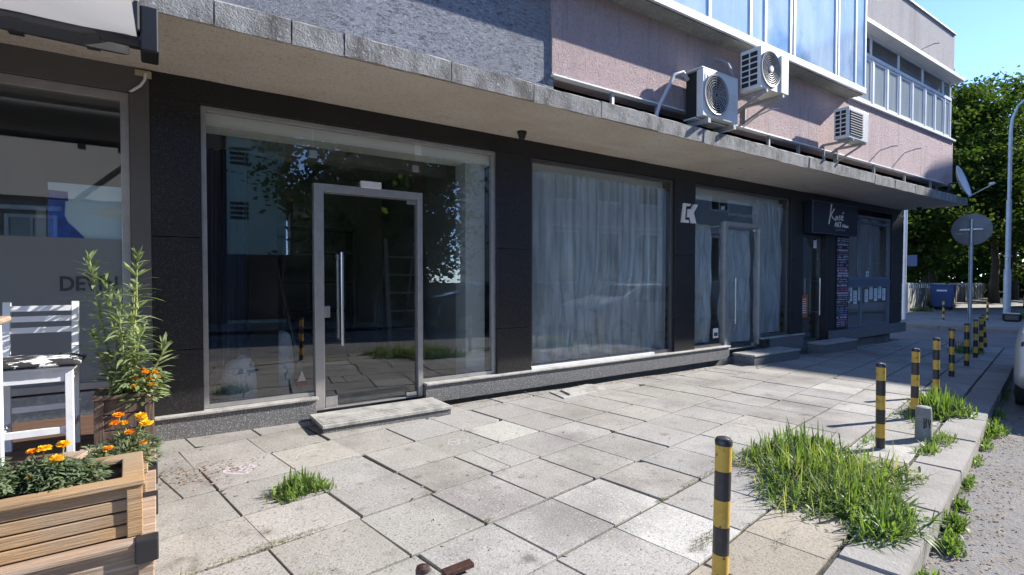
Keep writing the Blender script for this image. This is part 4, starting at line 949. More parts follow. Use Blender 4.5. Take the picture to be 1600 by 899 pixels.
marigold('leafy marigold with one orange flower at the planter gap',(-.24,3.06,zB),.14,360,.10,[(.05,-.04,.13,.026,0)],22,G)
marigold('marigold with two yellow heads at the middle of the front planter',(-.315,2.60,zA),.12,420,.085,[(.0,-.02,.125,.030,1),(.02,.0,.172,.027,1)],23,G)
marigold('marigold with a yellow and an orange head left in the front planter',(-.385,2.62,zA),.12,420,.085,[(.035,-.02,.165,.027,1),(.0,-.02,.16,.021,0),(.004,-.05,.07,.022,1)],24,G)
marigold('greyish flowerless bedding plant near the right of the front planter',(-.245,2.62,zA),.10,300,.07,[],25,G)
marigold('greyish flowerless bedding plant at the far left of the front planter',(-.50,2.60,zA),.15,420,.10,[],26,G)
marigold('dark low bedding plant between the front planter marigolds',(-.34,2.70,zA),.08,260,.08,[],27,G)
def lantana():
    rng=random.Random(5); c=(-.07,4.20,-.79); o=thing('lantana','orange flowering lantana at the right rim of the dark planter','flower',c); V=[];F=[];FV=[];FF=[];MI=[]; st_=MB()
    for k in range(260):
        a=rng.uniform(0,6.28);rr=.13*rng.random()**.5; p=(c[0]+rr*math.cos(a),c[1]+rr*math.sin(a)-.02,c[2]+rng.uniform(-.02,.17)); el=rng.uniform(-.2,.7); blade_strip(V,F,p,(math.cos(a)*math.cos(el),math.sin(a)*math.cos(el),math.sin(el)),.05,.024,.3,rng,seg=2)
    for (dx,dy,dz,r,mi) in ((.03,-.05,.12,.03,0),(.06,-.04,.16,.028,0),(.01,-.06,.17,.03,0),(.08,-.06,.13,.026,0),(.04,-.08,.09,.03,1),(.07,-.05,.08,.024,0),(-.05,-.09,.09,.028,1),(-.04,-.05,.13,.02,0),(-.01,-.03,.19,.024,0)):
        flower_head(FV,FF,MI,(c[0]+dx,c[1]+dy,c[2]+dz),r,rng,mi); st_.tube([c,(c[0]+dx,c[1]+dy,c[2]+dz-.005)],.003,5)
    st_.build('stem',m_stem,o); cloud('foliage',V,F,m_leafO,parent=o); cloud('blossom',FV,FF,None,parent=o,mi=MI,mats=[m_petO,m_petY])
lantana()
# white chair and cushion, table at the frame edge
ch=thing('chair','white painted wooden chair on the terrace deck','chair',(-.59,4.22,-1.07))
x0,x1,y0,y1,zs,zt=-.755,-.43,4.06,4.36,-.53,-.16
for x in (x0,x1):
    mb=MB(); mb.box(x-.019,x+.019,y0-.019,y0+.019,-1.071,zs-.02); mb.build('front_leg',m_chair,ch,bevel=.003)
    mb=MB(); mb.bar((x,y1+.01,-1.071),(x,y1,zs),.034,.036,up=(0,1,0)); mb.bar((x,y1,zs),(x,y1+.05,zt),.034,.036,up=(0,1,0)); mb.build('rear_leg',m_chair,ch)
mb=MB(); mb.box(x0-.03,x1+.03,y0-.035,y1+.0,zs-.018,zs); mb.build('seat',m_chair,ch,bevel=.004)
mb=MB(); 
for z in (zs-.07,): mb.box(x0+.02,x1-.02,y0-.012,y0+.010,z-.02,z+.05); mb.box(x0-.011,x0+.011,y0+.02,y1-.02,z-.02,z+.05); mb.box(x1-.011,x1+.011,y0+.02,y1-.02,z-.02,z+.05)
for z in (-.93,): mb.box(x0-.01,x0+.01,y0+.02,y1-.01,z,z+.035); mb.box(x1-.01,x1+.01,y0+.02,y1-.01,z,z+.035); mb.box(x0+.02,x1-.02,y0-.01,y0+.01,z-.0,z+.04); mb.box(x0+.02,x1-.02,y1-.01,y1+.01,z+.09,z+.125)
build_each(mb,'stretcher',m_chair,ch,bevel=.002)
mb=MB()
for z in (-.20,-.265,-.335): mb.bar((x0+.018,y1+.04*(z+.53)/.37,z),(x1-.018,y1+.04*(z+.53)/.37,z),.016,.034)
build_each(mb,'back_slat',m_chair,ch)
mb=MB(); n=14; vs=[];fs=[]; r=random.Random(6)
for l in (0,1):
    for i in range(n+1):
        for j in range(n+1):
            u,v=i/n*2-1,j/n*2-1; e=(1-abs(u)**6)*(1-abs(v)**6); vs.append((-.592+u*.215,4.20+v*.185,-.525+(.045*(.35+.65*e) if l else .0)+r.uniform(-.002,.002)))
k=(n+1)**2
for l in (0,1):
    for i in range(n):
        for j in range(n): a=l*k+i*(n+1)+j; fs.append((a,a+1,a+n+2,a+n+1))
for i in range(n):
    for a,b in ((i*(n+1),(i+1)*(n+1)),(i*(n+1)+n,(i+1)*(n+1)+n),(i,i+1),(n*(n+1)+i,n*(n+1)+i+1)): fs.append((a,b,b+k,a+k))
mb.add(vs,fs); tag(mb.build('seat_cushion',m_cush_b,smooth='all'),'flat black and white patterned cushion on the white chair','cushion')
tb=thing('terrace_table','weathered wooden table at the left edge beside the chair','table',(-1.0,3.5,-1.07))
mb=MB(); mb.box(-1.35,-.625,3.12,3.75,-.235,-.205); mb.build('table_top',m_woodg,tb,bevel=.01)
for x,y in ((-1.3,3.2),(-.68,3.2),(-1.3,3.68),(-.68,3.68)):
    mb=MB(); mb.box(x-.025,x+.025,y-.025,y+.025,-1.42 if y<3.5 else -1.071,-.236); mb.build('leg',m_chair,tb,bevel=.003)

# ------------------------------------------------------------------ street furniture
def bollard():
    o=thing('bollard','','bollard',(0,0,-1.4)); h=.72; n=24
    bands=[(.0,.11,1),(.11,.225,0),(.225,.345,1),(.345,.46,0),(.46,.585,1),(.585,.70,0)]
    mb=MB(); prof=[];ms=[]
    for a,b,c in bands:
        prof+=[(.034,a),(.034,b)]; ms+=[c,c]
    mb.lathe(prof,(0,0,0),n,ms=ms); mb.build('post',[m_yel,m_blk],o,local=True,smooth=True)
    mb=MB(); r=random.Random(3); mb.lathe([(.085,-.02),(.078,.010),(.05,.016),(.035,.024)],(0,0,0),14); mb.v=[(x*(1+r.uniform(-.14,.14)),y*(1+r.uniform(-.14,.14)),z) for x,y,z in mb.v]; mb.build('mortar_collar',m_conc,o,local=True,smooth=True)
    mb=MB(); mb.lathe([(.036,.695),(.0365,.712),(.030,.724),(.012,.730)],(0,0,0),n); mb.build('cap',m_blk,o,local=True,smooth=True)
    return o
b0=bollard()
BP=[(2.0,1.34),(4.96,1.84),(6.38,2.07),(7.82,2.32),(9.61,2.67),(11.07,2.88),(12.43,3.11),(13.44,3.28),(14.72,3.52)]
BL=['nearest yellow and black striped bollard, cut off by the bottom of the photo','second nearest striped bollard, just beyond the big grass clump and left of the concrete stub','third striped bollard, standing between the concrete stub and the leafy weed','fourth striped bollard, partly behind the leafy weed at the kerb','fifth striped bollard, the first wholly in the shade','sixth striped bollard counting from the camera','seventh striped bollard counting from the camera','eighth striped bollard, next to the leaning one','farthest bollard on the near pavement, leaning towards the cross road']
for k,((x,y),lab) in enumerate(zip(BP,BL)):
    G_='striped bollards along the kerb'
    loc=(x,y,g(x,y)-.01)
    if k==0: o=b0; o.location=(loc[0],loc[1],loc[2]+H); o['label']=lab; o['group']=G_
    else: o=dup(b0,loc,k*1.3,lab,G_)
    o.rotation_euler=(rnd.uniform(-.012,.012),rnd.uniform(-.012,.012),k*1.3)
    if k==0: o.rotation_euler=(R(.6),R(1.0),0)
    if k==8: o.rotation_euler=(R(-3),R(-5),0)
for (x,y),lab in (((23.9,6.91),'small distant striped bollard on the far pavement near the blue bin'),((25.2,5.99),'small distant striped bollard on the far pavement near the lamp post')):
    dup(b0,(x,y,g(x,y)-.02),1,lab,'striped bollards across the cross road')
# concrete stub post
cs=S(5.82,.80); mb=MB(); zc=g(cs[0],cs[1]); mb.lathe([(.062,-.02),(.060,.24),(.056,.285),(.045,.292)],(cs[0],cs[1],zc),14)
stub=tag(mb.build('concrete_stub',m_conc,smooth=True),'short weathered grey concrete stub post with a black scrawl by the kerb','concrete post')
mb=MB(); 
for pts in ([(-.03,.20),(-.03,.11),(-.012,.12),(-.01,.2)],[(.005,.19),(.02,.12),(.03,.19)],[(-.03,.16),(-.01,.165)]):
    mb.tube([(cs[0]-.045+a*.62,cs[1]-.042+(-a)*.62,zc+b) for a,b in pts],.004,5)
mb.build('scrawl',m_black,stub)
# rusty piece at the very front of the pavement
ri=thing('rusty_iron_stub','rusty domed iron stub with a flat brown bar on the near pavement','iron stub',(1.02,2.07,g(1.02,2.07)))
X,Y=1.0,2.19; z=g(X,Y)+.018; mb=MB(); mb.lathe([(.034,-.02),(.034,.03),(.030,.042),(.016,.05),(.002,.052)],(X,Y,z),18); mb.build('domed_cap',m_rust,ri,smooth=True)
mb=MB(); mb.lathe([(.038,.012),(.038,.022)],(X+.004,Y,z),18); mb.build('collar',m_galv,ri,smooth=True)
mb=MB(); mb.bar((X+.08,Y-.045,z+.004),(X+.23,Y-.05,z+.012),.05,.022); mb.build('flat_bar',m_rust,ri,bevel=.003)
# traffic sign seen from behind
sp=S(15.0,1.30); z=g(*sp[:2])
ts=thing('traffic_sign','round traffic sign on a pole, seen from its grey back','traffic sign',(sp[0],sp[1],z))
zb=1.02
mb=MB(); mb.tube([(sp[0],sp[1],z-.05),(sp[0]+.02,sp[1],zb+.22)],.036,12); mb.build('pole',m_galv,ts,smooth=True)
mb=MB(); mb.lathe([(.33,.045),(.345,.05),(.345,.058),(.33,.062)],(0,0,0),36,axis='x')
ca,sa=math.cos(R(8)),math.sin(R(8)); mb.v=[(sp[0]+a*ca-b*sa,sp[1]+a*sa+b*ca,zb+c) for a,b,c in mb.v]; mb.build('sign_disc',m_signb,ts,smooth=True)
mb=MB(); mb.box(-.005,.046,-.19,.19,-.018,.018); mb.v=[(sp[0]+a*ca-b*sa,sp[1]+a*sa+b*ca,zb+c) for a,b,c in mb.v]; mb.build('clamp_bar',m_galv,ts)
mb=MB(); mb.box(.038,.0445,.15,.26,-.10,-.06); mb.v=[(sp[0]+a*ca-b*sa,sp[1]+a*sa+b*ca,zb+c) for a,b,c in mb.v]; mb.build('back_label',M('label_pink',(.35,.18,.2),.6),ts)
# lamp post
lp=(27.31,5.92); z=g(*lp); lo=thing('street_lamp','tall grey street lamp with a curved top beside the far pavement','street lamp',(lp[0],lp[1],z))
mb=MB(); mb.tube([(lp[0],lp[1],z-.1),(lp[0],lp[1],z+1.9)],.115,14); mb.tube([(lp[0],lp[1],z+1.9),(lp[0]+.02,lp[1],z+4.6)],.085,14); mb.tube([(lp[0]+.02,lp[1],z+4.6),(lp[0]+.03,lp[1],z+7.2),(lp[0]+.0,lp[1]-.05,z+7.7),(lp[0]-.05,lp[1]-.22,z+8.15),(lp[0]-.1,lp[1]-.62,z+8.5)],[.062,.058,.05,.046,.042],12); mb.build('lamp_pole',m_lamp,lo,smooth=True)
mb=MB(); mb.bar((lp[0]-.1,lp[1]-.60,z+8.5),(lp[0]-.2,lp[1]-1.2,z+8.62),.24,.12); mb.build('lamp_head',m_lamp,lo,bevel=.03)
mb=MB(); mb.tube([(lp[0]-.17,lp[1],z+2.3),(lp[0]+.17,lp[1],z+2.3)],.05,8); 
for dz in (1.5,2.4): mb.lathe([(.125,0),(.125,.05)],(lp[0],lp[1],z+dz),14)
build_each(mb,'band',m_galv,lo)
# white pole with small blue plate by the corner
wp=(22.6,7.70); z=g(*wp); wo=thing('sign_pole','slim white pole with a small blue plate beyond the building corner','sign pole',(wp[0],wp[1],z))
mb=MB(); mb.tube([(wp[0],wp[1],z),(wp[0]+.12,wp[1]+.02,z+4.6)],.055,10); mb.build('pole',m_white,wo,smooth=True)
mb=MB(); mb.box(wp[0]+.06,wp[0]+.10,wp[1]-.36,wp[1]-.06,z+1.95,z+2.35); mb.build('blue_plate',m_binb,wo)
# blue bin
bp=S(34.2,4.0); z=g(*bp[:2]); bn=thing('waste_bin','large blue wheeled waste bin by the concrete wall','waste bin',(bp[0],bp[1],z))
fb=lambda a,b,zz:(bp[0]+a*CT-b*ST,bp[1]+a*ST+b*CT,z+zz)
bk=.8
fb=lambda a,b,zz:(bp[0]+(a*CT-b*ST)*bk,bp[1]+(a*ST+b*CT)*bk,z+zz)
mb=MB(); q=[fb(-.42,-.48,.12),fb(.42,-.48,.12),fb(.42,.48,.12),fb(-.42,.48,.12),fb(-.52,-.60,1.18),fb(.52,-.60,1.18),fb(.52,.60,1.18),fb(-.52,.60,1.18)]
mb.add(q,[(0,3,2,1),(4,5,6,7),(0,1,5,4),(1,2,6,5),(2,3,7,6),(3,0,4,7)]); mb.build('bin_body',m_binb,bn,bevel=.03)
mb=MB(); mb.fbox(fb,-.56,.56,-.64,.64,1.181,1.27); mb.build('bin_lid',m_binb,bn,bevel=.03)
mb=MB(); mb.fbox(fb,-.545,-.535,-.25,.25,.92,1.0); mb.build('bin_plate',m_letter,bn)
for a in (-.35,.35):
    for b in (-.4,.4):
        mb=MB(); mb.lathe([(.09,-.03),(.09,.03)],fb(a,b,.09),12,axis='y'); mb.build('wheel',m_tyre,bn)
# wall with railing
wl=thing('boundary_wall','weathered concrete wall with a pale railing on top beyond the cross road','wall',S(45,4.9,gs(45,4.9)))
mb=MB(); s=30.4
while s<72:
    z=gs(s,4.9); mb.fbox(S,s,s+2.36,4.86,4.98,z-.1,z+1.05); s+=2.4
mb.build('wall_panel',m_fence,wl)
mb=MB(); s=30.4
while s<72: z=gs(s,4.9); mb.fbox(S,s-.03,s+.11,4.80,5.02,z-.1,z+1.2); s+=2.4
mb.build('wall_post',m_fence,wl)
mb=MB(); s=30.4
while s<70:
    z=gs(s,4.9); mb.bar(Sg(s,4.92,1.30),Sg(s+2.4,4.92,1.30),.05,.05)
    for k in range(4): mb.bar(Sg(s+.6*k,4.92,1.05),Sg(s+.6*k,4.92,1.28),.035,.035)
    s+=2.4
mb.build('railing',m_pvc,wl)
wl2=thing('gate_wall','short concrete wall with iron gate left of the blue bin','wall',S(29.9,5.5,gs(29.9,5.5)))
mb=MB(); z=gs(30,6); mb.fbox(S,30.0,30.25,5.05,6.9,z-.1,z+1.15); mb.fbox(S,29.9,30.3,4.75,5.04,z-.1,z+1.3); mb.build('wall_panel',m_fence,wl2)
mb=MB(); 
for k in range(12): mb.bar(S(30.1,6.95+k*.16,z+.05),S(30.1,6.95+k*.16,z+1.35),.025,.025)
for q in (.15,1.25): mb.bar(S(30.1,6.92,z+q),S(30.1,8.8,z+q),.04,.04)
mb.build('gate',m_galv,wl2)
# ------------------------------------------------------------------ cars
def car(label,s0,t0,length,width,height,mat,rev=False,group=None):
    """body from side profile, s0 = front end, runs towards +s; t0 = kerb-side flank"""
    z=gs(s0+length/2,t0-width/2)-.135; o=thing('parked_car',label,'car',S(s0+length/2,t0-width/2,z),TH,group)
    L_=length/2;W=width/2
    prof=[(-1,.32),(-.985,.55),(-.93,.66),(-.55,.78),(-.28,.98),(-.12,1.0),(.45,1.0),(.78,.90),(.93,.66),(1,.60),(1,.30),(.9,.2),(-.9,.2)]
    prof=[(a*L_,b*height) for a,b in prof]; n=len(prof); vs=[];fs=[]
    secs=[(-1,.90,.0),(-.93,1.0,.0),(0,1,.0),(.93,1.0,0),(1,.90,0)]
    for (w,k,_) in secs:
        for (a,b) in prof:
            tum=1-.22*max(0,(b-.62*height)/(.38*height)) ; vs.append((a*(k if abs(a)>.8*L_ else 1)*(1 if k==1 else .985),w*W*tum,b if k==1 else b*.985))
    m_=len(secs)
    for i in range(m_-1):
        for j in range(n): fs.append((i*n+j,i*n+(j+1)%n,(i+1)*n+(j+1)%n,(i+1)*n+j))
    fs+=[tuple(range(n)),tuple((m_-1)*n+j for j in range(n))[::-1]]
    mb=MB(); mb.add(vs,fs); bd=mb.build('body',mat,o,local=True,bevel=.04,smooth='all')
    mb=MB()
    for sy in (-1,1):
        y=sy*W; zz=lambda b:(1-.22*max(0,(b-.62)/(.38)))
        def P(a,b): return (a*L_,y*(zz(b))*1.004,b*height)
        for q in ([(-.45,.70),(-.27,.93),(.05,.95),(.05,.70)],[(.08,.70),(.08,.95),(.42,.95),(.68,.72)]):
            o_=[P(*p) for p in q]; mb.add(o_,[(0,1,2,3)])
    mb.build('side_window',m_cglass,o,local=True)
    mb=MB(); a=[(-.535*L_-.012,-.74*W,.792*height),(-.535*L_-.012,.74*W,.792*height),(-.295*L_-.012,.70*W,.968*height),(-.295*L_-.012,-.70*W,.968*height)]; mb.add(a,[(0,1,2,3)])
    mb.build('windscreen',m_cglass,o,local=True)
    for sx in (-.62,.64):
        for sy in (-1,1):
            mb=MB(); mb.lathe([(.20,-.10),(.30,-.09),(.315,-.03),(.315,.06),(.30,.10),(.20,.105)],(sx*L_,sy*(W-.10),.315),20,axis='y'); wh=mb.build('wheel',m_tyre,o,local=True,smooth=True)
            mb=MB(); mb.lathe([(.05,-.02),(.19,0),(.20,.02)],(sx*L_,sy*(W+.0),.315),16,axis='y'); mb.build('rim',m_galv,wh,local=True,smooth=True)
    for sy in (-1,1):
        mb=MB(); mb.box(-.33*L_-.09,-.33*L_+.07,sy*(W-.02) if sy>0 else -W-.17,W+.17 if sy>0 else -(W-.02),.70*height,.78*height); mb.build('wing_mirror',m_black,o,local=True,bevel=.03)
        mb=MB(); mb.box(-.975*L_,-.90*L_,sy*W*.62 if sy>0 else -W*.93,W*.93 if sy>0 else -W*.62,.50*height,.60*height); mb.build('headlight',m_cglass,o,local=True,bevel=.02)
    return o
car('pale grey parked car at the right edge beside the kerb',8.45,.34,4.1,1.72,1.45,m_car)
car('dark parked car far along the street behind the lamp post',41,1.30,4.3,1.75,1.5,m_card)
# ------------------------------------------------------------------ weeds and grass
def blades(n,area,hmin,hmax,w,lean,seed,V,F,MI=None,mi=0,broad=False):
    rng=random.Random(seed)
    for _ in range(n):
        s,t,e=area(rng); p=Sg(s,t,-.01); a=rng.uniform(0,6.28); L_=rng.uniform(hmin,hmax)*(1.15-.62*min(e,1)**2); ln=lean*rng.random()**.8+.05
        d=(math.cos(a)*ln,math.sin(a)*ln,1.0); f0=len(F)
        blade_strip(V,F,p,d,L_,w*rng.uniform(.55,1.3),rng.uniform(.15,.85)*min(ln,1.0),rng,seg=4)
        if MI is not None: MI+= [mi]*(len(F)-f0)
def disc_area(s0,t0,rs,rt,rot=0):
    def f(r):
        a=r.uniform(0,6.28);q=r.random()**.55; k=1+.22*math.sin(3*a+s0*7)+.16*math.sin(5*a+t0*11)+r.gauss(0,.06); return s0+rs*q*k*math.cos(a),t0+rt*q*k*math.sin(a),q
    return f
def tuft(label,parts,cat='weed',name='grass_tuft'):
    V=[];F=[];MI=[]
    for (n,ar,h0,h1,w,ln,seed,mi) in parts: blades(n,ar,h0,h1,w,ln,seed,V,F,MI,mi)
    s,t,_=parts[0][1](random.Random(0)); c=Sg(s,t,0)
    return tag(cloud(name,V,F,None,loc=c,mi=MI,mats=[m_grass,m_grassd,m_leafM]),label,cat)
tuft('largest clump of bright green grass growing from the pavement by the kerb',[(2200,disc_area(4.15,1.16,.64,.43),.10,.30,.012,1.9,1,0),(900,disc_area(3.80,.82,.42,.30),.10,.28,.013,2.1,2,0),(900,disc_area(4.1,1.1,.72,.50),.16,.36,.006,1.7,3,1),(900,disc_area(4.55,1.40,.40,.28),.12,.32,.012,1.9,4,0),(420,disc_area(3.50,.66,.24,.14),.1,.24,.011,2.2,45,0),(1100,disc_area(4.1,1.0,.66,.42),.05,.18,.016,2.4,46,2),(300,disc_area(4.0,1.0,.66,.44),.05,.16,.012,2.4,47,1)])
tuft('lone bright green grass tuft among the left paving slabs',[(420,disc_area(1.33,3.36,.17,.14),.07,.17,.012,.9,5,0),(90,disc_area(1.3,3.34,.2,.15),.05,.12,.007,1.2,6,1)])
tuft('leafy green weed at the kerb beside the fourth bollard',[(900,disc_area(7.15,.86,.42,.22),.10,.34,.016,.8,7,0),(260,disc_area(6.75,.95,.5,.2),.05,.14,.012,1.2,8,0),(200,disc_area(7.1,.8,.4,.2),.1,.3,.014,.9,9,2)])
tuft('short weeds around the concrete stub post',[(200,disc_area(5.9,.68,.24,.10),.05,.13,.008,1.1,10,0),(120,disc_area(5.5,.72,.22,.07),.05,.13,.012,1.1,11,0),(80,disc_area(5.9,.7,.3,.12),.06,.14,.005,1.2,12,1)])
tuft('small grass tufts at the foot of the second bollard',[(150,disc_area(5.3,1.12,.4,.05),.03,.09,.008,1.2,13,0),(60,disc_area(5.0,1.3,.08,.05),.03,.08,.008,1.2,14,0)])
tuft('dark green weed around the traffic sign pole',[(260,disc_area(13.6,1.25,.4,.25),.1,.3,.014,.9,15,0)])
# stuff: gutter weeds, moss in the joints, dead leaves
V=[];F=[];MI=[]; rng=random.Random(9)
for (s,t,rs,rt,n,h) in ((3.22,.42,.13,.05,190,.15),(3.85,.40,.13,.06,150,.12),(4.18,.42,.14,.06,230,.15),(4.62,.43,.10,.05,90,.09),(5.15,.44,.22,.04,110,.09),(5.9,.44,.2,.04,80,.07),(6.5,.44,.2,.05,120,.10),(7.15,.42,.32,.08,330,.19),(8.1,.44,.4,.05,140,.11),(9.5,.45,.7,.04,110,.08),(2.75,.43,.09,.05,110,.13)):
    blades(n,disc_area(s,t,rs,rt),h*.4,h,.014,1.1,rng.randint(0,9999),V,F,MI,0)
V=[(x,y,z-.115) for x,y,z in V]
tag(cloud('gutter_weeds',V,F,None,mi=MI,mats=[m_grass]),'low green weeds growing along the gutter below the kerb','weeds',kind='stuff')
V=[];F=[]
for k in range(11000):
    if rng.random()<.75:
        t=rng.choice(rows[1:-2])+rng.gauss(0,.008); s=rng.uniform(-.2,12)
        if math.sin(s*2.1+t*9)+math.sin(s*.9+t*3.3)<-.15: continue
    else:
        s=.44+.5*rng.randint(-1,22)+rng.gauss(0,.008); t=rng.uniform(1.2,4.4)
        if math.sin(t*3.1+s*4)+math.sin(s*2.9)<.8: continue
    p=Sg(s,t,-.008)
    if p[1]>5.1: continue
    a=rng.uniform(0,6.28); blade_strip(V,F,p,(math.cos(a)*.6,math.sin(a)*.6,.8),rng.uniform(.006,.020),rng.uniform(.004,.008),.4,rng,seg=1)
for (s,t,rs,rt,n) in ((.92,2.78,.35,.035,700),(.97,2.35,.14,.05,400),(1.95,2.23,.03,.02,60),(2.95,1.70,.05,.03,80),(2.7,1.28,.22,.04,500),(3.5,1.72,.3,.02,220),(4.0,.78,.06,.25,200),(1.93,2.77,.05,.03,80),(3.0,1.0,.18,.03,160)):
    for _ in range(n):
        a=rng.uniform(0,6.28);q=rng.random()**.6; p=Sg(s+rs*q*math.cos(a),t+rt*q*math.sin(a),-.004); a=rng.uniform(0,6.28); blade_strip(V,F,p,(math.cos(a)*.6,math.sin(a)*.6,.8),rng.uniform(.012,.035),rng.uniform(.005,.009),.4,rng,seg=1)
tag(cloud('joint_moss',V,F,m_moss),'yellow-green moss growing in the paving joints','moss',kind='stuff')
C=[];sz=[]
npr=np.random.default_rng(4)
for k in range(2600):
    z0=rng.random()
    if z0<.62: s=rng.uniform(2.2,11); t=.30+rng.gauss(0,.13); p=Sg(s,min(t,.46),-.122)
    elif z0<.82:
        x=rng.uniform(2.5,7.5); y=5.0-abs(rng.gauss(0,.05)); p=(x,y,g(x,y)+.006)
    elif z0<.9: x=rng.gauss(.25,.22); y=4.2+rng.gauss(0,.14); p=(x,y,g(x,y)+.006); 
    else:
        s=rng.uniform(.2,9); t=rng.uniform(1,5); p=Sg(s,t,.004)
        if p[1]>5.1: continue
    C.append(p)
V,F=leaves_VF(np.array(C),.030,.012,npr,up=2.5)
V[:,2]=np.repeat(np.array(C)[:,2],4)+np.abs(npr.normal(0,.003,len(V)))
tag(cloud('dead_leaf_litter',V,F,m_debris),'brown dead leaves and grit along the gutter and plinth','litter',kind='stuff')
# dried stalk by the crates
V=[];F=[]; blades(26,disc_area(.52,2.62,.03,.05),.06,.2,.008,.6,77,V,F); tag(cloud('dried_weed',V,F,m_grassd,loc=Sg(.52,2.62)),'pale dried weed beside the front crate','weed')
# chalk scribbles on the slabs
def chalk(label,s,t,lines,k,mat,w=.012):
    mb=MB(); 
    for L_ in lines:
        for (a,b),(c,d) in zip(L_,L_[1:]):
            p=Vector((s+a*k,t+b*k));q=Vector((s+c*k,t+d*k)); n=Vector((-(q-p).y,(q-p).x)); n=n.normalized()*w if n.length else n
            e=[p-n,q-n,q+n,p+n]; mb.add([(*S(v.x,v.y)[:2],slab_top(v.x,v.y)+.0009) for v in e],[(0,1,2,3)])
    tag(mb.build('chalk_drawing',mat),label,'chalk drawing',group='chalk drawings on the pavement')
circ=lambda n,r,cx=0,cy=0,a0=0,a1=2*PI:[(cx+r*math.cos(a0+(a1-a0)*i/n),cy+r*math.sin(a0+(a1-a0)*i/n)) for i in range(n+1)]
heart=[(0,-.5),(-.5,.1),(-.4,.5),(-.1,.45),(0,.2),(.1,.45),(.4,.5),(.5,.1),(0,-.5)]
chalk('faint pink chalk heart on a slab left of the lone grass tuft',1.16,3.98,[heart,[(-.4,.3),(.3,-.1)],[(-.3,0),(.4,.3)],[(-.3,.2),(.2,-.25)]],.20,m_chalkp,.011)
chalk('curved white chalk arc beside the lone grass tuft',1.68,3.95,[circ(8,.5,0,0,.5,2.9)],.26,m_chalkw,.005)
chalk('pink chalk flower on a slab right of the ridged step',2.70,3.47,[circ(8,.2,.2,0),circ(8,.2,-.2,0),circ(8,.2,0,.22)],.24,m_chalkp,.006)

# ------------------------------------------------------------------ trees
def tree(label,s,t,h,crowns,nl,leaf,mat,seed,trunk_r=.22,group='trees along the street',lean=(0,0)):
    npr=np.random.default_rng(seed); r=random.Random(seed); b=Sg(s,t,-.1); o=thing('tree',label,'tree',b,group=group)
    mb=MB(); top=Vector((b[0]+lean[0],b[1]+lean[1],b[2]+h*.62)); base=Vector(b)
    pts=[base.lerp(top,k/7)+Vector((r.uniform(-.08,.08),r.uniform(-.08,.08),0))*(k>0) for k in range(8)]
    mb.tube(pts,[trunk_r*(1.25 if k==0 else 1-.10*k) for k in range(8)],9)
    CL=[]
    for (cx,cy,cz,rx,ry,rz,n) in crowns:
        c=Vector((b[0]+cx,b[1]+cy,b[2]+cz))
        for _ in range(n):
            v=Vector((r.gauss(0,1),r.gauss(0,1),r.gauss(0,1))).normalized()*r.random()**.28; p=c+Vector((v.x*rx,v.y*ry,v.z*rz)); CL.append((p,r.uniform(.35,.8)))
        for _ in range(max(2,n//8)):
            p=r.choice(CL)[0]; st0=pts[r.randint(4,7)]; mid=st0.lerp(p,.5)+Vector((0,0,.35)); mb.tube([st0,mid,p],[trunk_r*.38,trunk_r*.22,trunk_r*.06],6)
    mb.build('trunk',m_bark,o,smooth=True)
    k=max(1,nl//len(CL)); Cs=[]
    for p,sg in CL:
        q=npr.normal(size=(k,3))*np.array([sg,sg,sg*.55]); Cs.append(q+np.array(p))
    C=np.concatenate(Cs); V,F=leaves_VF(C,leaf,leaf*.7,npr)
    cloud('crown',V,F,mat,parent=o)
T=[('tall broad tree above the blue bin, beyond the concrete wall',37,7.6,11.0,[(0,0,6.5,3.4,3.4,4.0,60),(-.5,-1.2,4.0,3,3,2.4,30),(0,1.2,8.6,2.4,2.4,1.8,20)],15000,.24,m_leafT,1,.25),
 ('leafy tree overhanging the far pavement behind the lamp post',43,5.6,11.5,[(0,0,7.2,3.6,3.6,3.8,60),(-1.0,-1.8,4.6,2.6,2.6,1.8,24),(0,-.6,9.8,2.2,2.2,1.4,16)],14000,.25,m_leafT,2,.25),
 ('tree at the right edge with the highest crown over the street',49,3.0,13.0,[(0,0,8.4,4.0,3.8,3.6,60),(-.5,1.5,5.4,3,3,2,24)],13000,.27,m_leafT,3,.28),
 ('dark tree close behind the building corner',33.5,10.6,9.6,[(0,0,5.2,3.0,3.2,3.6,56),(-.5,-1.5,3.2,2.4,2.2,1.6,26)],13000,.22,m_leafD,4,.22),
 ('dark tree filling the gap behind the white sign pole',41,11.5,11,[(0,0,6,3.8,3.8,4.4,60)],11000,.26,m_leafD,5,.24),
 ('distant dark tree at the end of the street',58,8.0,12,[(0,0,6.5,5,5,5,70)],11000,.34,m_leafD,6,.3),
 ('distant bright tree on the right side of the street',60,2.5,12.5,[(0,0,6.8,4.6,4.6,4.8,64)],10000,.34,m_leafT,7,.3)]
for (lab,s,t,h,cr,nl,lf,mt,sd,tr) in T: tree(lab,s,t,h*1.22,[(a*1.1,b_*1.1,c*1.25,d*1.28,e*1.28,f*1.34,int(n*1.5)) for a,b_,c,d,e,f,n in cr],int(nl*1.8),lf,mt,sd,tr)
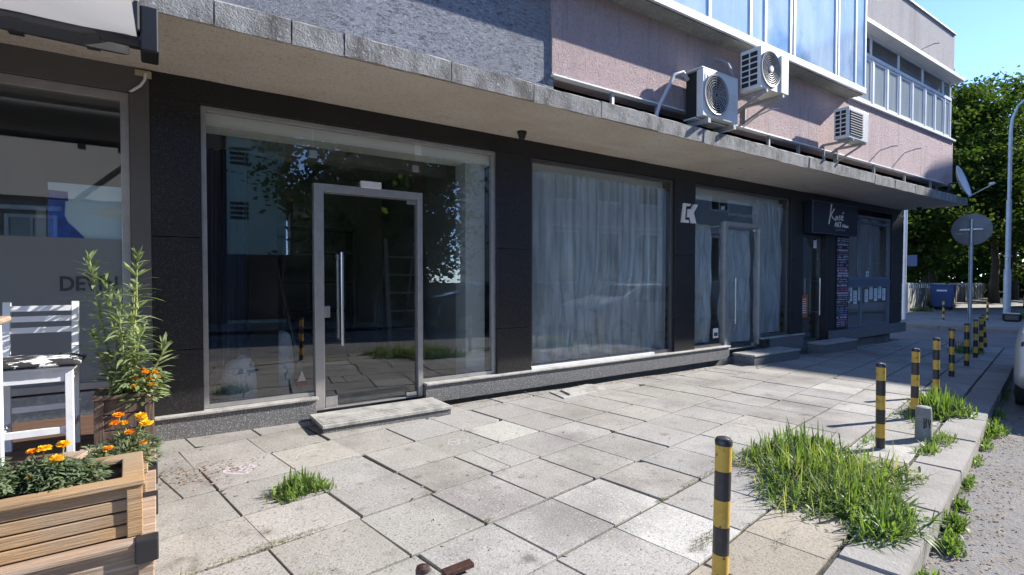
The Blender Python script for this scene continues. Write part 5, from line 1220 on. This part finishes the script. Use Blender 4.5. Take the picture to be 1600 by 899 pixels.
# shading street trees on the right side, out of the frame, and reflected trees opposite
tree('street tree on the right side of the road past the cross road',31,-4.0,9.5,[(0,0,6.2,3.4,3.4,2.8,50)],9000,.27,m_leafD,8)
tree('second street tree on the right side of the road past the cross road',38.5,-4.2,10,[(0,0,6.6,3.6,3.6,2.9,50)],9000,.27,m_leafD,9)
tree('large dark tree across the street reflected in the clear shop window',4.7,-7.8,9.5,[(0,0,6.0,2.9,2.2,3.6,70),(.2,.5,2.9,2.0,1.6,1.8,44)],17000,.20,m_leafR,10,group='trees across the street')
tree('second dark tree across the street reflected beside the glass door',6.0,-8.6,8.5,[(0,0,5.4,2.2,2.2,3.2,60),(.2,.4,2.6,2.0,1.6,1.6,40)],15000,.20,m_leafR,11,group='trees across the street')
# far wood mass behind everything
npr=np.random.default_rng(77); n=30000; s_=npr.uniform(66,84,n); t_=npr.uniform(-22,34,n); hh=npr.random(n)**1.15*(9.5+2.0*np.sin(t_*.6)+1.6*np.sin(t_*1.7+1)); X=s_*CT-t_*ST; Y=s_*ST+t_*CT
C=np.stack([X,Y,-1.36-.01*X+hh],axis=1); V,F=leaves_VF(C,.75,.5,npr); tag(cloud('far_wood',V,F,m_leafD),'dense dark green wood closing the end of the street','wood',kind='stuff')
# bushes at the wall
V=[];F=[];MI=[]
for (s,t,rs,rt,n,h) in ((36.5,4.3,1.3,.45,1100,.8),(31.5,4.5,.6,.4,300,.35),(29.0,.9,.8,.3,300,.35)): blades(n,disc_area(s,t,rs,rt),h*.5,h,.05,1.0,int(s),V,F,MI,0)
tag(cloud('wall_undergrowth',V,F,None,mi=MI,mats=[m_leafM]),'green undergrowth at the foot of the concrete wall','undergrowth',kind='stuff')
# ------------------------------------------------------------------ across the street (seen reflected in the glass, and shading the far pavement)
def house(name,label,s0,s1,t0,t1,ztop,mat,wins,roof=None,vents=()):
    z=gs((s0+s1)/2,t0); o=thing(name,label,'building',S((s0+s1)/2,(t0+t1)/2,z))
    mb=MB(); mb.fbox(S,s0,s1,t1,t0,z-.3,ztop); mb.build('wall',mat,o)
    for (a,b,z0,z1) in wins:
        mb=MB(); w=.09
        for q in ((a-w,a,z0-w,z1+w),(b,b+w,z0-w,z1+w),(a,b,z1,z1+w),(a,b,z0-w,z0)): mb.fbox(S,q[0],q[1],t0+.002,t0+.08,q[2],q[3])
        mb.fbox(S,a-.2,b+.2,t0+.002,t0+.16,z1+.22,z1+.34); mb.fbox(S,(a+b)/2-.03,(a+b)/2+.03,t0+.012,t0+.05,z0,z1); wf=mb.build('window',m_white,o)
        mb=MB(); mb.fbox(S,a,b,t0+.002,t0+.012,z0,z1); mb.build('pane',m_cglass,wf)
    if vents:
        mb=MB()
        for (a,b,z0,z1) in vents: mb.fbox(S,a,b,t0+.002,t0+.03,z0,z1)
        mb.build('vent',m_dark,o)
    if roof:
        mb=MB(); mb.fbox(S,s0-.3,s1+.3,t1-.3,t0+.35,ztop,ztop+roof); mb.build('roof',m_roof if roof<.5 else m_facadeb,o)
    return o
house('mint_building','narrow mint green building across the street, reflected left in the clear window',.45,2.25,-9.4,-16,4.7,m_mint,[],.3,vents=[(.55,1.1,z,z+.10) for z in (4.22,4.06,3.90,3.74,2.4,2.24,2.08,1.92)])
house('dark_house','dark brown house beside the mint building, reflected at the clear window edge',-9,.30,-9.2,-17,5.2,M('brown_facade',(.09,.065,.05),.9),[(-2.2,-1.2,.2,1.7),(-5,-4,.2,1.7)],.3)
house('backdrop_house','added grey house behind the trees across the street, darkening the door glass reflection',2.6,7.6,-12.5,-20,3.0,m_facadeb,[(3.4,4.4,-.2,1.6),(5.6,6.6,-.2,1.6)],.3)  # added behind the trees to keep bright sky out of the reflection
W=[]
for a in (12.6,14.8,17.0,19.2,21.4): W+= [(a,a+1.1,-.2,1.9),(a,a+1.1,3.3,5.4)]
house('low_house','pale low house with framed windows across the street, reflected in the middle window',11.6,24,-8.9,-18,6.6,m_facade,W,.35)
W=[]
for a in (32.5,35,37.5,40): W+=[(a,a+1.2,z,z+1.7) for z in (.2,3.4,6.6,9.8)]
house('apartment_block','tall grey apartment block on the right side of the street, shading the far pavement',30.6,58,-6.35,-24,13.2,m_facadeb,W,.3)
gt=thing('arched_gate','arched iron gate across the street reflected in the clear window','gate',S(3.4,-9.2,-1.4))
mb=MB()
for k in range(14): a=2.95+k*.16; hh=1.0+.55*math.sin(PI*(k+.5)/14); mb.bar(S(a,-9.3,-1.4),S(a,-9.3,hh),.03,.03)
for q in (1.0,1.25): mb.tube([S(2.9+.17*i,-9.3,q+.55*math.sin(PI*i/13)) for i in range(14)],.03,6)
mb.build('gate_bars',m_galv,gt)
mb=MB(); mb.fbox(S,.4,5.15,-9.36,-9.32,-1.45,.75); mb.build('reflection_dark_panel',m_black,gt)  # dark panel added at the gate to darken the lower window reflection
mb=MB(); s=5.2
for (a,b) in ((5.2,11.3),): z=gs(8,-8.9); mb.fbox(S,a,b,-9.2,-8.95,z-.2,z+1.3)
tag(mb.build('garden_wall',m_fence,loc=S(8,-9,-1.4)),'low garden wall across the street under the dark trees','wall')
car('dark parked car across the street reflected in the clear window',6.0,-3.75,4.2,1.75,1.5,m_card)

# ------------------------------------------------------------------ light, sky, camera
SUN=Vector((1.15,-.345,.745)).normalized()
ld=bpy.data.lights.new('sun','SUN'); ld.energy=3.4; ld.angle=R(.55); ld.color=(1.0,.955,.895)
lo=bpy.data.objects.new('sun',ld); COL.objects.link(lo); lo.rotation_euler=SUN.to_track_quat('Z','Y').to_euler(); lo.location=(10,-10,20)
w=bpy.data.worlds.new('World'); sc.world=w; w.use_nodes=True; nt=w.node_tree
sk=nt.nodes.new('ShaderNodeTexSky'); sk.sky_type='NISHITA'; sk.sun_disc=False; sk.sun_elevation=math.asin(SUN.z); sk.sun_rotation=math.atan2(SUN.x,SUN.y); sk.altitude=1500; sk.air_density=.6; sk.dust_density=0.0; sk.ozone_density=3.0
tn=nt.nodes.new('ShaderNodeMix'); tn.data_type='RGBA'; tn.blend_type='MULTIPLY'; tn.inputs[0].default_value=1; nt.links.new(sk.outputs[0],tn.inputs[6]); tn.inputs[7].default_value=(.90,.92,1.0,1)
bg=nt.nodes['Background']; bg.inputs['Strength'].default_value=.15; nt.links.new(tn.outputs[2],bg.inputs[0])
F_=817.0; p=math.atan(17/F_); a=math.atan(1197/F_)
fx,fy=math.cos(a),math.sin(a); fw=Vector((fx*math.cos(p),fy*math.cos(p),-math.sin(p))); rt=Vector((fy,-fx,0)); up=rt.cross(fw)
cd=bpy.data.cameras.new('camera'); cd.sensor_width=36; cd.lens=36*F_/1600; cd.clip_start=.05; cd.clip_end=2000
co=bpy.data.objects.new('camera',cd); COL.objects.link(co)
mt=Matrix((rt,up,-fw)).transposed().to_4x4(); mt.translation=(0,0,H); co.matrix_world=mt; sc.camera=co
vs_=sc.view_settings; vs_.view_transform='Standard'; vs_.look='None'; vs_.exposure=1.66; vs_.gamma=1; vs_.use_curve_mapping=False
sc.cycles.max_bounces=10; sc.cycles.diffuse_bounces=5; sc.cycles.transparent_max_bounces=16; sc.cycles.glossy_bounces=5
sc.cycles.use_denoising=True
